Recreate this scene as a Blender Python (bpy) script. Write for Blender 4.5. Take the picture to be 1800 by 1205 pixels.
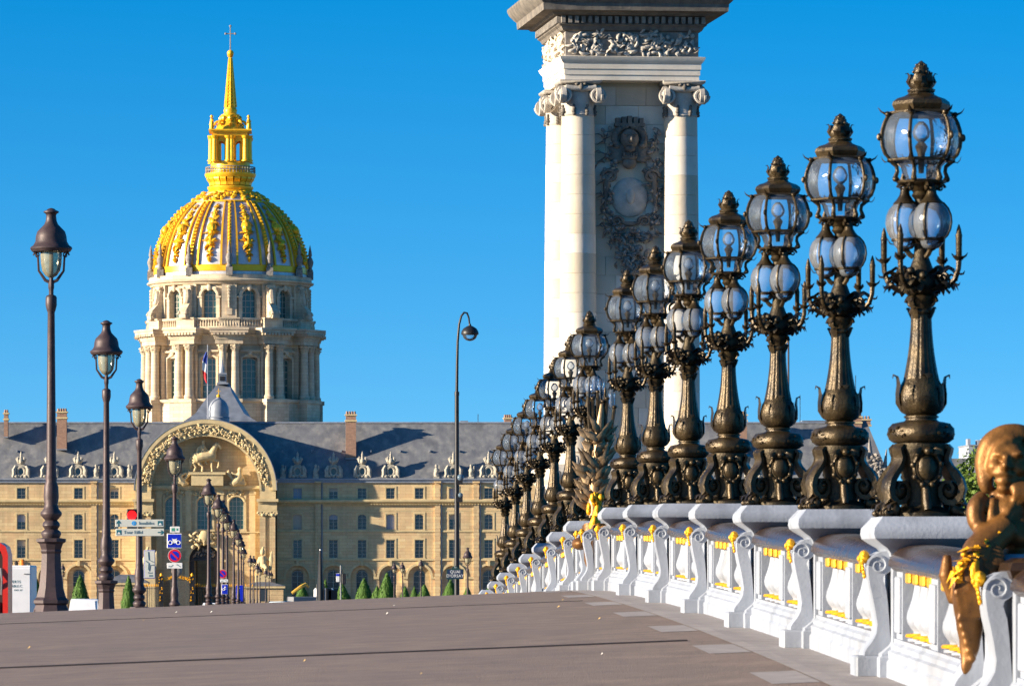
import bpy, bmesh, math, random
from math import sin, cos, pi, radians, sqrt, atan2, tan
from mathutils import Vector, Matrix, noise as mnoise

# ------------------------------------------------------------------ scene, camera, sky, sun
for o in list(bpy.data.objects):
    bpy.data.objects.remove(o)
scene = bpy.context.scene
col = scene.collection
R = radians
CZ = 6.0            # eye height above the forecourt of the palace
F = 8580.0          # focal length in photo pixels (1800 wide)
VX, VY = 536.0, 1000.0

cam = bpy.data.cameras.new('camera')
cam.sensor_width = 36.0
cam.lens = F / 1800.0 * 36.0
cam.shift_x = (900.0 - VX) / 1800.0
cam.shift_y = (VY - 602.5) / 1800.0
cam.clip_start = 0.5
cam.clip_end = 20000.0
cam.dof.use_dof = True
cam.dof.focus_distance = 120.0
cam.dof.aperture_fstop = 13.0
camo = bpy.data.objects.new('camera', cam)
col.objects.link(camo)
camo.location = (0, 0, CZ)
camo.rotation_euler = (R(90), 0, 0)
scene.camera = camo

SUN_AZ = R(15)    # how far the sun stands on the viewer's side of straight left
SUN_EL = R(14.0)
SKY_LIFT = .12     # clear dry air: the blue reaches almost down to the rooftops
sdir = Vector((-cos(SUN_AZ) * cos(SUN_EL), -sin(SUN_AZ) * cos(SUN_EL), sin(SUN_EL)))   # towards the sun
world = bpy.data.worlds.new('World')
scene.world = world
world.use_nodes = True
nt = world.node_tree
nt.nodes.clear()
wo = nt.nodes.new('ShaderNodeOutputWorld')
bg = nt.nodes.new('ShaderNodeBackground')
sky = nt.nodes.new('ShaderNodeTexSky')
sky.sky_type = 'NISHITA'
sky.sun_disc = False
sky.sun_elevation = SUN_EL
sky.sun_rotation = atan2(sdir.x, sdir.y)
sky.altitude = 0
sky.air_density = 1.0
sky.dust_density = 0.7
sky.ozone_density = 3.0
hsv = nt.nodes.new('ShaderNodeHueSaturation')
hsv.inputs['Saturation'].default_value = 1.45
hsv.inputs['Value'].default_value = 1.0
tcw = nt.nodes.new('ShaderNodeTexCoord')
vm1 = nt.nodes.new('ShaderNodeVectorMath'); vm1.operation = 'MULTIPLY'; vm1.inputs[1].default_value = (1, 1, 2.0)
vm2 = nt.nodes.new('ShaderNodeVectorMath'); vm2.operation = 'ADD'; vm2.inputs[1].default_value = (0, 0, SKY_LIFT)
vm3 = nt.nodes.new('ShaderNodeVectorMath'); vm3.operation = 'NORMALIZE'
nt.links.new(tcw.outputs['Generated'], vm1.inputs[0]); nt.links.new(vm1.outputs[0], vm2.inputs[0]); nt.links.new(vm2.outputs[0], vm3.inputs[0])
nt.links.new(vm3.outputs[0], sky.inputs['Vector'])
nt.links.new(sky.outputs[0], hsv.inputs['Color'])
nt.links.new(hsv.outputs[0], bg.inputs['Color'])
bg.inputs['Strength'].default_value = 0.098
nt.links.new(bg.outputs[0], wo.inputs['Surface'])

sun = bpy.data.lights.new('sun', 'SUN')
sun.energy = 5.0
sun.angle = R(0.5)
sun.color = (1.0, 0.86, 0.66)
suno = bpy.data.objects.new('sun', sun)
col.objects.link(suno)
suno.rotation_euler = sdir.to_track_quat('Z', 'Y').to_euler()
suno.location = (-60, -20, 60)

scene.view_settings.view_transform = 'Standard'
scene.view_settings.look = 'None'
scene.view_settings.gamma = 1.0
scene.view_settings.exposure = 1.36
scene.view_settings.use_curve_mapping = False
try:
    scene.cycles.max_bounces = 8
    scene.cycles.transparent_max_bounces = 24
    scene.cycles.caustics_reflective = False
    scene.cycles.caustics_refractive = False
except Exception:
    pass

# ------------------------------------------------------------------ mesh helpers
class MB:
    def __init__(s):
        s.v = []; s.f = []
    def add(s, vs, fs):
        b = len(s.v)
        s.v.extend([tuple(p) for p in vs])
        s.f.extend([tuple(i + b for i in f) for f in fs])
    def box(s, x0, x1, y0, y1, z0, z1):
        vs = [(x0,y0,z0),(x1,y0,z0),(x1,y1,z0),(x0,y1,z0),(x0,y0,z1),(x1,y0,z1),(x1,y1,z1),(x0,y1,z1)]
        s.add(vs, [(0,3,2,1),(4,5,6,7),(0,1,5,4),(1,2,6,5),(2,3,7,6),(3,0,4,7)])
        return s
    def bbox(s, x0, x1, y0, y1, z0, z1, b):
        # box with chamfered edges
        bm = bmesh.new()
        vs = [bm.verts.new(p) for p in [(x0,y0,z0),(x1,y0,z0),(x1,y1,z0),(x0,y1,z0),(x0,y0,z1),(x1,y0,z1),(x1,y1,z1),(x0,y1,z1)]]
        for f in [(0,3,2,1),(4,5,6,7),(0,1,5,4),(1,2,6,5),(2,3,7,6),(3,0,4,7)]:
            bm.faces.new([vs[i] for i in f])
        bmesh.ops.bevel(bm, geom=list(bm.edges), offset=b, segments=1, affect='EDGES')
        bm.verts.index_update()
        s.add([v.co[:] for v in bm.verts], [[v.index for v in f.verts] for f in bm.faces])
        bm.free()
        return s
    def lathe(s, prof, n=16, c=(0,0,0), a0=0.0, a1=2*pi, fl=None, capb=True, capt=True):
        full = abs(a1 - a0 - 2*pi) < 1e-6
        m = n if full else n + 1
        vs = []
        for (r, z) in prof:
            for i in range(m):
                a = a0 + (a1 - a0) * i / n
                rr = r * (fl(a, z) if fl else 1.0)
                vs.append((c[0] + rr*cos(a), c[1] + rr*sin(a), c[2] + z))
        fs = []
        for j in range(len(prof) - 1):
            for i in range(n):
                i2 = (i + 1) % m
                fs.append((j*m+i, j*m+i2, (j+1)*m+i2, (j+1)*m+i))
        if full and capb and prof[0][0] > 1e-6: fs.append(tuple(range(m-1, -1, -1)))
        if full and capt and prof[-1][0] > 1e-6: fs.append(tuple((len(prof)-1)*m + i for i in range(m)))
        s.add(vs, fs); return s
    def ell(s, c, r, n=10, m=7, M=None):
        if not hasattr(r, '__len__'): r = (r, r, r)
        vs = []; fs = []
        c = Vector(c)
        for j in range(m + 1):
            t = pi * j / m
            for i in range(n):
                a = 2*pi*i/n
                p = Vector((r[0]*sin(t)*cos(a), r[1]*sin(t)*sin(a), -r[2]*cos(t)))
                if M is not None: p = M @ p
                vs.append(c + p)
        for j in range(m):
            for i in range(n):
                i2 = (i+1) % n
                fs.append((j*n+i, j*n+i2, (j+1)*n+i2, (j+1)*n+i))
        s.add(vs, fs); return s
    def tube(s, pts, rad, n=8, cap=True, flat=None, up=None):
        pts = [Vector(p) for p in pts]
        if not hasattr(rad, '__len__'): rad = [rad]*len(pts)
        vs = []; fs = []
        t0 = (pts[1]-pts[0]).normalized()
        u = Vector(up) if up is not None else (Vector((0,0,1)) if abs(t0.z) < .9 else Vector((1,0,0)))
        for k, p in enumerate(pts):
            if k == 0: t = pts[1]-pts[0]
            elif k == len(pts)-1: t = pts[-1]-pts[-2]
            else: t = pts[k+1]-pts[k-1]
            t = t.normalized()
            u = (u - t*u.dot(t))
            if u.length < 1e-5: u = t.orthogonal()
            u.normalize()
            w = t.cross(u)
            for i in range(n):
                a = 2*pi*i/n
                q = u*cos(a)*rad[k] + w*sin(a)*rad[k]*(flat or 1.0)
                vs.append(p + q)
        for k in range(len(pts)-1):
            for i in range(n):
                i2 = (i+1) % n
                fs.append((k*n+i, k*n+i2, (k+1)*n+i2, (k+1)*n+i))
        if cap:
            fs.append(tuple(range(n-1, -1, -1))); fs.append(tuple((len(pts)-1)*n+i for i in range(n)))
        s.add(vs, fs); return s
    def prism(s, poly, t0, t1, plane='xz', close=True):
        n = len(poly)
        def mp(p, t):
            if plane == 'xz': return (p[0], t, p[1])
            if plane == 'yz': return (t, p[0], p[1])
            return (p[0], p[1], t)
        vs = [mp(p, t0) for p in poly] + [mp(p, t1) for p in poly]
        fs = [(i, (i+1) % n, n+(i+1) % n, n+i) for i in range(n)]
        if close: fs += [tuple(range(n-1, -1, -1)), tuple(range(n, 2*n))]
        s.add(vs, fs); return s
    def leaf(s, pts, wid, side=None, ridge=.25, jag=0.0):
        # curved leaf blade with a raised mid rib, closed underneath
        pts = [Vector(p) for p in pts]; vs = []; fs = []
        for k, p in enumerate(pts):
            t = (pts[min(k+1, len(pts)-1)] - pts[max(k-1, 0)]).normalized()
            sd = Vector(side) if side is not None else t.cross(Vector((0,0,1)))
            sd = sd - t*sd.dot(t)
            if sd.length < 1e-5: sd = t.orthogonal()
            sd.normalize(); nn = sd.cross(t)
            w = wid[k]*(1 + (jag if k % 2 else -jag))
            vs += [p - sd*w, p + nn*w*ridge, p + sd*w, p - nn*w*.18]
        for k in range(len(pts)-1):
            a = 4*k; b = a+4
            for i in range(4):
                fs.append((a+i, a+(i+1) % 4, b+(i+1) % 4, b+i))
        fs.append((3,2,1,0)); e = 4*(len(pts)-1); fs.append((e,e+1,e+2,e+3))
        s.add(vs, fs); return s
    def volute(s, c, u, v, r, turns=1.75, th=.02, n=6, steps=26, wid=1.0, flip=1):
        c = Vector(c); u = Vector(u); v = Vector(v); pts = []; rr = []
        w = u.cross(v).normalized()
        for k in range(steps+1):
            t = k/steps; a = t*turns*2*pi*flip
            q = r*(1-.86*t)
            pts.append(c + u*cos(a)*q + v*sin(a)*q); rr.append(th*(1-.6*t))
        s.tube(pts, rr, n, flat=wid, up=None)
        return s
    def xf(s, M):
        s.v = [tuple(M @ Vector(p)) for p in s.v]; return s
    def mesh(s, name, m=None, smooth=None):
        me = bpy.data.meshes.new(name)
        me.from_pydata(s.v, [], s.f)
        me.update()
        if smooth is not None:
            me.polygons.foreach_set('use_smooth', [True]*len(me.polygons))
            me.set_sharp_from_angle(angle=R(smooth))
        if m is not None: me.materials.append(m)
        return me
    def build(s, name, m=None, parent=None, smooth=None, world=False, label=None):
        return add(name, s.mesh(name, m, smooth), parent, world=world, label=label)

def cr(pts, rad, k=5):
    # smooth curve through the points, radii eased along
    P = [Vector(p) for p in pts]; op = []; orr = []
    for i in range(len(P)-1):
        a, b, c, d = P[max(0,i-1)], P[i], P[i+1], P[min(len(P)-1,i+2)]
        for j in range(k):
            t = j/k
            op.append(.5*((2*b) + (c-a)*t + (2*a-5*b+4*c-d)*t*t + (3*b-a-3*c+d)*t**3)); orr.append(rad[i]+(rad[i+1]-rad[i])*(3*t*t-2*t**3))
    return op + [P[-1]], orr + [rad[-1]]

def wloc(o):
    p = Vector((0,0,0))
    while o is not None:
        p = p + Vector(o.location); o = o.parent
    return p

def add(name, me, parent=None, loc=None, rot=None, scl=None, world=False, label=None):
    o = bpy.data.objects.new(name, me)
    col.objects.link(o)
    if parent is not None: o.parent = parent
    if loc is not None: o.location = loc
    if world and parent is not None: o.location = Vector(o.location) - wloc(parent)
    if rot is not None: o.rotation_euler = rot
    if scl is not None: o.scale = scl if hasattr(scl, '__len__') else (scl,)*3
    if label: o['label'] = label
    return o

def tag(o, label, cat, group=None):
    o['label'] = label; o['category'] = cat
    if group: o['group'] = group
    return o
def thing(name, label, cat, loc=(0,0,0), rz=0.0, group=None):
    o = add(name, None, None, loc, (0,0,rz))
    o.empty_display_size = .2
    return tag(o, label, cat, group)
def struct(o, kind='structure'):
    o['kind'] = kind; return o
def copy_tree(o, parent=None):
    c = o.copy(); col.objects.link(c); c.parent = parent
    for ch in list(o.children): copy_tree(ch, c)
    return c
def sculpt(mb, vox, m, name, sm=4, dec=None):
    # one continuous skin over overlapping lumps
    o = bpy.data.objects.new('tmp', mb.mesh('tmp')); col.objects.link(o)
    r = o.modifiers.new('r', 'REMESH'); r.mode = 'VOXEL'; r.voxel_size = vox
    q = o.modifiers.new('s', 'SMOOTH'); q.iterations = sm; q.factor = .5
    if dec:
        d = o.modifiers.new('d', 'DECIMATE'); d.ratio = dec
    dg = bpy.context.evaluated_depsgraph_get(); dg.update()
    me = bpy.data.meshes.new_from_object(o.evaluated_get(dg))
    bpy.data.objects.remove(o)
    me.name = name; me.materials.clear(); me.materials.append(m)
    me.polygons.foreach_set('use_smooth', [True]*len(me.polygons))
    return me
def text_mesh(txt, size, m, align='CENTER', ext=.002, sx=1.0):
    cu = bpy.data.curves.new('t', 'FONT'); cu.body = txt; cu.size = size; cu.align_x = align; cu.align_y = 'CENTER'
    cu.extrude = ext; cu.resolution_u = 2
    o = bpy.data.objects.new('t', cu); col.objects.link(o)
    dg = bpy.context.evaluated_depsgraph_get(); dg.update()
    me = bpy.data.meshes.new_from_object(o.evaluated_get(dg))
    bpy.data.objects.remove(o)
    me.transform(Matrix.Rotation(R(90), 4, 'X') @ Matrix.Diagonal((sx,1,1,1)))
    me.materials.clear(); me.materials.append(m)
    return me
def wall_holes(mb, u0, u1, v0, v1, holes, mp, depth, step=1e9):
    # wall sheet with real openings; holes (ua, ub, va, vb, rise); mp(u, v, d) -> point, d inwards
    us = {u0, u1}; vs = {v0, v1}
    for h in holes: us |= {h[0], h[1]}; vs |= {h[2], h[3]}
    us = sorted(us); u2 = []
    for a, b in zip(us, us[1:]):
        k = max(1, int(math.ceil((b-a)/step)))
        u2 += [a + (b-a)*i/k for i in range(k)]
    us = u2 + [us[-1]]; vs = sorted(vs)
    for a, b in zip(us, us[1:]):
        for c, d in zip(vs, vs[1:]):
            mu = (a+b)/2; mv = (c+d)/2
            if any(h[0] < mu < h[1] and h[2] < mv < h[3] for h in holes): continue
            mb.add([mp(a,c,0), mp(b,c,0), mp(b,d,0), mp(a,d,0)], [(0,1,2,3)])
    for h in holes:
        a, b, c, d = h[:4]; rise = h[4] if len(h) > 4 else 0
        out = [(a, c)] + arc_top(a, b, d, rise) + [(b, c)]
        n = len(out)
        mb.add([mp(p[0],p[1],0) for p in out] + [mp(p[0],p[1],depth) for p in out], [(i, (i+1) % n, n+(i+1) % n, n+i) for i in range(n)])
        if rise > 0:
            tp = out[1:-1]; k = len(tp)//2
            for half, cor in ((tp[:k+1], (a, d)), (tp[k:], (b, d))):
                for p, q in zip(half, half[1:]):
                    mb.add([mp(cor[0],cor[1],0), mp(p[0],p[1],0), mp(q[0],q[1],0)], [(0,1,2)])
def arc_top(a, b, top, rise, n=10):
    if rise <= 0: return [(a, top), (b, top)]
    w = (b-a)/2; rad = (w*w + rise*rise)/(2*rise); cy = top - rad; ph = math.asin(min(1, w/rad))
    return [((a+b)/2 + rad*sin(-ph + 2*ph*i/n), cy + rad*cos(-ph + 2*ph*i/n)) for i in range(n+1)]
def window_meshes(name, w, h, rise, nx, ny, mf, mg, fr=.07, bar=.04, dp=.08):
    # frame + glass, origin at bottom centre, outside towards -Y
    out = [(-w/2, 0)] + arc_top(-w/2, w/2, h, rise) + [(w/2, 0)]
    inn = [(-w/2+fr, fr)] + arc_top(-w/2+fr, w/2-fr, h-fr, max(0, rise-fr*.3)) + [(w/2-fr, fr)]
    if rise <= 0: inn = [(-w/2+fr, fr), (-w/2+fr, h-fr), (w/2-fr, h-fr), (w/2-fr, fr)]
    m = MB(); n = len(out)
    vs = [(p[0], 0, p[1]) for p in out] + [(p[0], 0, p[1]) for p in inn] + [(p[0], dp, p[1]) for p in inn]
    m.add(vs, [(i, (i+1) % n, n+(i+1) % n, n+i) for i in range(n)] + [(n+i, n+(i+1) % n, 2*n+(i+1) % n, 2*n+i) for i in range(n)])
    for i in range(1, nx):
        x = -w/2 + w*i/nx; b = bar*(1.6 if nx % 2 == 0 and i == nx//2 else 1)
        m.box(x-b/2, x+b/2, .012, dp, fr*.6, h-fr*.6)
    for j in range(1, ny):
        z = h*j/ny
        m.box(-w/2+fr*.6, w/2-fr*.6, .018, dp, z-bar/2, z+bar/2)
    g = MB(); g.prism(out, dp*.6, dp*.6+.02)
    return m.mesh(name+'_frame', mf), g.mesh(name+'_pane', mg)

# ------------------------------------------------------------------ materials
MATS = {}
def mat(name, c1, c2=None, rough=.7, metal=0.0, ns=3.0, det=5, bump=0.0, bs=None, streak=0.0, spec=.4, joints=None, dirt=None, nstr=None, trans=0, coat=0, mottled=None):
    m = bpy.data.materials.new(name); m.use_nodes = True
    t = m.node_tree; p = t.nodes['Principled BSDF']; L = t.links.new
    p.inputs['Roughness'].default_value = rough
    p.inputs['Metallic'].default_value = metal
    p.inputs['Specular IOR Level'].default_value = spec
    if coat: p.inputs['Coat Weight'].default_value = coat
    c2 = c2 or tuple(x*.75 for x in c1)
    g = t.nodes.new('ShaderNodeNewGeometry')
    def tex(scale, stretch=None, detail=det, rough=.6):
        n = t.nodes.new('ShaderNodeTexNoise'); n.inputs['Scale'].default_value = scale
        n.inputs['Detail'].default_value = detail; n.inputs['Roughness'].default_value = rough
        if stretch:
            v = t.nodes.new('ShaderNodeVectorMath'); v.operation = 'MULTIPLY'; v.inputs[1].default_value = stretch
            L(g.outputs['Position'], v.inputs[0]); L(v.outputs[0], n.inputs['Vector'])
        else: L(g.outputs['Position'], n.inputs['Vector'])
        return n
    n1 = tex(ns, nstr)
    rp = t.nodes.new('ShaderNodeValToRGB')
    rp.color_ramp.elements[0].position = .32; rp.color_ramp.elements[0].color = (*c2, 1)
    rp.color_ramp.elements[1].position = .68; rp.color_ramp.elements[1].color = (*c1, 1)
    L(n1.outputs[0], rp.inputs[0]); out = rp.outputs[0]
    def mixc(fac_out, colr, amt, lo=.5, hi=.75):
        nonlocal out
        mr = t.nodes.new('ShaderNodeMapRange'); mr.inputs[1].default_value = lo; mr.inputs[2].default_value = hi
        mr.inputs[3].default_value = 0; mr.inputs[4].default_value = amt
        L(fac_out, mr.inputs[0])
        mx = t.nodes.new('ShaderNodeMixRGB'); L(mr.outputs[0], mx.inputs[0]); L(out, mx.inputs[1]); mx.inputs[2].default_value = (*colr, 1)
        out = mx.outputs[0]
    if mottled: mixc(tex(mottled[0]).outputs[0], mottled[1], mottled[2])
    if dirt: mixc(tex(ns*.23, None, 6).outputs[0], dirt[0], dirt[1], .48, .7)
    if streak:
        sc = tuple(x*.45 for x in c1)
        mixc(tex(1.0, (streak, streak, streak*.07), 4).outputs[0], sc, .55, .5, .72)
    if joints:
        b = t.nodes.new('ShaderNodeTexBrick'); bw, bh, colj, amt = joints
        sp = t.nodes.new('ShaderNodeSeparateXYZ'); cb = t.nodes.new('ShaderNodeCombineXYZ'); L(g.outputs['Position'], sp.inputs[0])
        ad = t.nodes.new('ShaderNodeMath'); ad.operation = 'ADD'; L(sp.outputs[0], ad.inputs[0]); L(sp.outputs[1], ad.inputs[1])
        L(ad.outputs[0], cb.inputs[0]); L(sp.outputs[2], cb.inputs[1])
        b.inputs['Scale'].default_value = 1; b.inputs['Brick Width'].default_value = bw; b.inputs['Row Height'].default_value = bh
        b.inputs['Mortar Size'].default_value = .02; b.inputs['Mortar Smooth'].default_value = .3
        b.inputs['Color1'].default_value = (.5,.5,.5,1); b.inputs['Color2'].default_value = (.26,.26,.26,1)
        L(cb.outputs[0], b.inputs['Vector'])
        mx = t.nodes.new('ShaderNodeMixRGB'); mx.blend_type = 'OVERLAY'; mx.inputs[0].default_value = .42
        L(out, mx.inputs[1]); L(b.outputs['Color'], mx.inputs[2]); out = mx.outputs[0]
        mixc(b.outputs['Fac'], colj, amt, 0, 1)
    L(out, p.inputs['Base Color'])
    if bump:
        n2 = tex(bs or ns*4, None, 6)
        bm = t.nodes.new('ShaderNodeBump'); bm.inputs['Strength'].default_value = min(1, bump); bm.inputs['Distance'].default_value = .02*max(1, bump)
        L(n2.outputs[0], bm.inputs['Height']); L(bm.outputs[0], p.inputs['Normal'])
    rv = t.nodes.new('ShaderNodeMapRange'); rv.inputs[3].default_value = max(.02, rough-.1); rv.inputs[4].default_value = min(1, rough+.12)
    L(n1.outputs[0], rv.inputs[0]); L(rv.outputs[0], p.inputs['Roughness'])
    MATS[name] = m
    return m
def flat(name, c, rough=.5, metal=0, emit=0, spec=.5):
    m = bpy.data.materials.new(name); m.use_nodes = True
    p = m.node_tree.nodes['Principled BSDF']; p.inputs['Roughness'].default_value = rough; p.inputs['Metallic'].default_value = metal
    p.inputs['Specular IOR Level'].default_value = spec
    t = m.node_tree; n = t.nodes.new('ShaderNodeTexNoise'); n.inputs['Scale'].default_value = 7; n.inputs['Detail'].default_value = 4
    g = t.nodes.new('ShaderNodeNewGeometry'); t.links.new(g.outputs['Position'], n.inputs['Vector'])
    r = t.nodes.new('ShaderNodeValToRGB'); r.color_ramp.elements[0].color = (*[x*.86 for x in c], 1); r.color_ramp.elements[1].color = (*c, 1)
    t.links.new(n.outputs[0], r.inputs[0]); t.links.new(r.outputs[0], p.inputs['Base Color'])
    if emit:
        p.inputs['Emission Color'].default_value = (*c, 1); p.inputs['Emission Strength'].default_value = emit
    MATS[name] = m
    return m
def glassy(name, tint, milk=.25, milkc=(.8,.85,.9), rough=.06, ior=1.5, wob=0.0):
    m = bpy.data.materials.new(name); m.use_nodes = True
    t = m.node_tree; t.nodes.clear(); L = t.links.new
    o = t.nodes.new('ShaderNodeOutputMaterial'); tr = t.nodes.new('ShaderNodeBsdfTransparent'); tr.inputs[0].default_value = (*tint, 1)
    df = t.nodes.new('ShaderNodeBsdfDiffuse'); df.inputs[0].default_value = (*milkc, 1)
    gl = t.nodes.new('ShaderNodeBsdfGlossy'); gl.inputs['Roughness'].default_value = rough
    fr = t.nodes.new('ShaderNodeFresnel'); fr.inputs[0].default_value = ior
    m1 = t.nodes.new('ShaderNodeMixShader'); m2 = t.nodes.new('ShaderNodeMixShader')
    g = t.nodes.new('ShaderNodeNewGeometry'); n = t.nodes.new('ShaderNodeTexNoise'); n.inputs['Scale'].default_value = 9
    L(g.outputs['Position'], n.inputs['Vector'])
    mr = t.nodes.new('ShaderNodeMapRange'); mr.inputs[3].default_value = milk*.5; mr.inputs[4].default_value = milk*1.5
    L(n.outputs[0], mr.inputs[0]); L(mr.outputs[0], m1.inputs[0])
    L(tr.outputs[0], m1.inputs[1]); L(df.outputs[0], m1.inputs[2])
    L(fr.outputs[0], m2.inputs[0]); L(m1.outputs[0], m2.inputs[1]); L(gl.outputs[0], m2.inputs[2])
    if wob:
        b = t.nodes.new('ShaderNodeBump'); b.inputs['Strength'].default_value = wob; b.inputs['Distance'].default_value = .02
        n2 = t.nodes.new('ShaderNodeTexNoise'); n2.inputs['Scale'].default_value = 22; L(g.outputs['Position'], n2.inputs['Vector'])
        L(n2.outputs[0], b.inputs['Height']); L(b.outputs[0], gl.inputs['Normal']); L(b.outputs[0], fr.inputs['Normal'])
    L(m2.outputs[0], o.inputs[0])
    MATS[name] = m
    return m

M_deck = mat('deck_asphalt', (.265,.20,.165), (.185,.142,.12), .8, ns=2.2, bump=.8, bs=60, dirt=((.18,.145,.13), .55), mottled=(38.0, (.36,.28,.23), .4), spec=.25)
M_road = mat('road_asphalt', (.06,.058,.06), (.04,.04,.042), .85, ns=2, bump=.4, bs=60)
M_kerb = mat('kerb_granite', (.36,.34,.32), (.24,.23,.22), .75, ns=6, bump=.3)
M_ground = mat('forecourt_gravel', (.26,.22,.17), (.19,.16,.12), .9, ns=.3, bump=.4)
M_white = mat('white_stone_paint', (.33,.36,.42), (.265,.29,.345), .55, streak=3.0, ns=2.2, bump=.2, bs=30, dirt=((.21,.20,.20), .4), spec=.35)
M_border = mat('border_stone', (.34,.30,.28), (.25,.225,.215), .8, ns=4, bump=.3)
M_rail = mat('rail_bronze', (.06,.033,.018), (.03,.018,.012), .24, metal=.25, ns=5, bump=.1)
M_bronze = mat('lamp_bronze', (.085,.058,.027), (.022,.016,.01), .32, metal=.5, ns=7, bump=.35, bs=45)
M_bronze_d = mat('dark_bronze', (.06,.045,.025), (.025,.02,.014), .45, metal=.7, ns=9, bump=.4, bs=50)
M_brown = mat('polished_brown_bronze', (.24,.105,.025), (.085,.038,.012), .46, metal=.45, ns=4, bump=.3, bs=24)
M_leafbr = mat('foliage_bronze', (.36,.24,.13), (.18,.115,.06), .42, metal=.55, ns=8, bump=.3)
M_gild = mat('gilding', (.92,.47,.015), (.75,.32,.01), .36, metal=.4, ns=12, bump=.4, bs=60)
M_gold = mat('dome_gold', (.97,.55,.03), (.85,.41,.012), .36, metal=.35, ns=.9, bump=.5, bs=4)
M_lead = mat('dome_lead', (.66,.66,.68), (.46,.47,.52), .42, metal=.35, ns=.8, bump=.3, bs=3, streak=1.2)
M_stone = mat('facade_limestone', (.75,.57,.31), (.58,.45,.265), .85, ns=.35, bump=.3, bs=6, joints=(1.5,.45,(.34,.25,.13),.4), dirt=((.46,.35,.2), .4), streak=.5, spec=.15)
M_stone2 = mat('carved_limestone', (.66,.52,.29), (.50,.39,.22), .85, ns=1.2, bump=.5, bs=8, spec=.15)
M_dstone = mat('dome_limestone', (.72,.61,.44), (.56,.47,.34), .85, ns=.4, bump=.3, bs=5, joints=(1.6,.6,(.26,.2,.13),.4), dirt=((.34,.29,.23), .5), streak=.5, spec=.15)
M_slate = mat('slate_roof', (.195,.195,.20), (.115,.12,.135), .5, ns=.5, bump=.25, bs=6, streak=.55, mottled=(.9, (.36,.34,.30), .45), nstr=(1.8,1.8,.1))
M_leadroof = mat('lead_roof', (.30,.32,.36), (.2,.22,.26), .45, metal=.2, ns=1, bump=.2)
M_brick = mat('chimney_brick', (.42,.24,.16), (.30,.17,.12), .85, ns=3, joints=(.5,.18,(.3,.24,.2),.5))
M_pyl = mat('pylon_stone', (.66,.58,.48), (.54,.47,.38), .8, ns=.9, bump=.25, bs=9, dirt=((.5,.40,.27), .45), spec=.15)
M_pyl2 = mat('pylon_stone_pale', (.72,.66,.58), (.60,.54,.46), .8, ns=1.1, bump=.25, bs=9, spec=.15)
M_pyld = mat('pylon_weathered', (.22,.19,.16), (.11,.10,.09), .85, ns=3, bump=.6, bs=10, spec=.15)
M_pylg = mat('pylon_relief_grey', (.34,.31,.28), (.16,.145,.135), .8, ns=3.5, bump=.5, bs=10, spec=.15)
M_iron = mat('lamp_post_paint', (.072,.046,.048), (.04,.028,.031), .5, metal=.2, ns=5, bump=.15)
M_black = mat('black_paint', (.018,.018,.022), (.01,.01,.012), .45, ns=5)
M_win = flat('window_glass', (.030,.042,.06), .08, spec=.7)
M_frame = flat('window_frame_paint', (.50,.46,.38), .6)
M_wing = flat('dome_window_glass', (.06,.13,.12), .12, spec=.7)
M_pane = glassy('lantern_glass', (.90,.94,.98), .07, (.62,.72,.86), .05, 1.45, .35)
M_globe = glassy('globe_glass', (.88,.92,.97), .15, (.70,.75,.84), .03, 1.5, .25)
M_milk = glassy('street_lamp_glass', (.80,.78,.66), .4, (.50,.46,.32), .08, 1.45)
M_leaf = mat('topiary_leaves', (.085,.17,.025), (.045,.10,.015), .6, ns=3, spec=.2)
M_leaf2 = mat('tree_leaves', (.13,.19,.03), (.06,.11,.018), .6, ns=2, spec=.2)
M_bark = mat('bark', (.14,.10,.07), (.07,.05,.035), .9, ns=5, bump=.6)
# ------------------------------------------------------------------ bridge deck, road, forecourt
TAB = [(-10,-.72),(0,-.50),(20,-.02),(37,.397),(42.6,.521),(48.2,.629),(53.8,.721),(59.4,.796),(65,.856),(70.6,.89),(75.4,.865),(80.1,.79),(85.7,.655),(91.3,.487),(96.9,.305),(102.5,.125),(108,-.067),(113.7,-.278),(125,-.72),(140,-1.25),(155,-1.55),(170,-1.62),(260,-1.65),(700,-4.7),(900,-4.8)]
def capz(d):
    # top of the parapet along the bridge (world height)
    if d <= TAB[0][0]: return CZ + TAB[0][1]
    for k in range(len(TAB)-1):
        (a, za), (b, zb) = TAB[k], TAB[k+1]
        if a <= d <= b:
            t = (d-a)/(b-a)
            def sl(j):
                j0 = max(0, j-1); j1 = min(len(TAB)-1, j+1)
                return (TAB[j1][1]-TAB[j0][1])/(TAB[j1][0]-TAB[j0][0])
            m0 = sl(k)*(b-a); m1 = sl(k+1)*(b-a)
            h = (2*t**3-3*t**2+1)*za + (t**3-2*t**2+t)*m0 + (-2*t**3+3*t**2)*zb + (t**3-t**2)*m1
            return CZ + h
    return CZ + TAB[-1][1]
def deckz(X, d):
    return capz(d) - 1.2 - .04*max(0, 3.95 - max(X, -5.0))
ROWX = 4.667
ds = [-8 + 1.0*i for i in range(171)]
def sheet(name, X0, X1, zf, m, nx=4, dd=None, xs=None):
    mb = MB(); dd = dd or ds; xs = xs or [X0 + (X1-X0)*i/nx for i in range(nx+1)]
    n = len(xs); nx = n-1
    mb.add([(x, d, zf(x, d)) for d in dd for x in xs], [(j*n+i, j*n+i+1, (j+1)*n+i+1, (j+1)*n+i) for j in range(len(dd)-1) for i in range(nx)])
    return mb.build(name, m, None, 60)
pave = struct(sheet('pavement', -5.0, 5.3, deckz, M_deck, 8, xs=[-5,-3.5,-2,-.5,1,2.5,3.45,3.81,3.95,5.3]))
road = struct(sheet('road', -27.0, -5.16, lambda X, d: deckz(-5.0, d) - .14 + .012*min(1,1) , M_road, 4))
struct(sheet('far_pavement', -36.0, -27.16, lambda X, d: deckz(-5.0, d), M_deck, 3))
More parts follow.
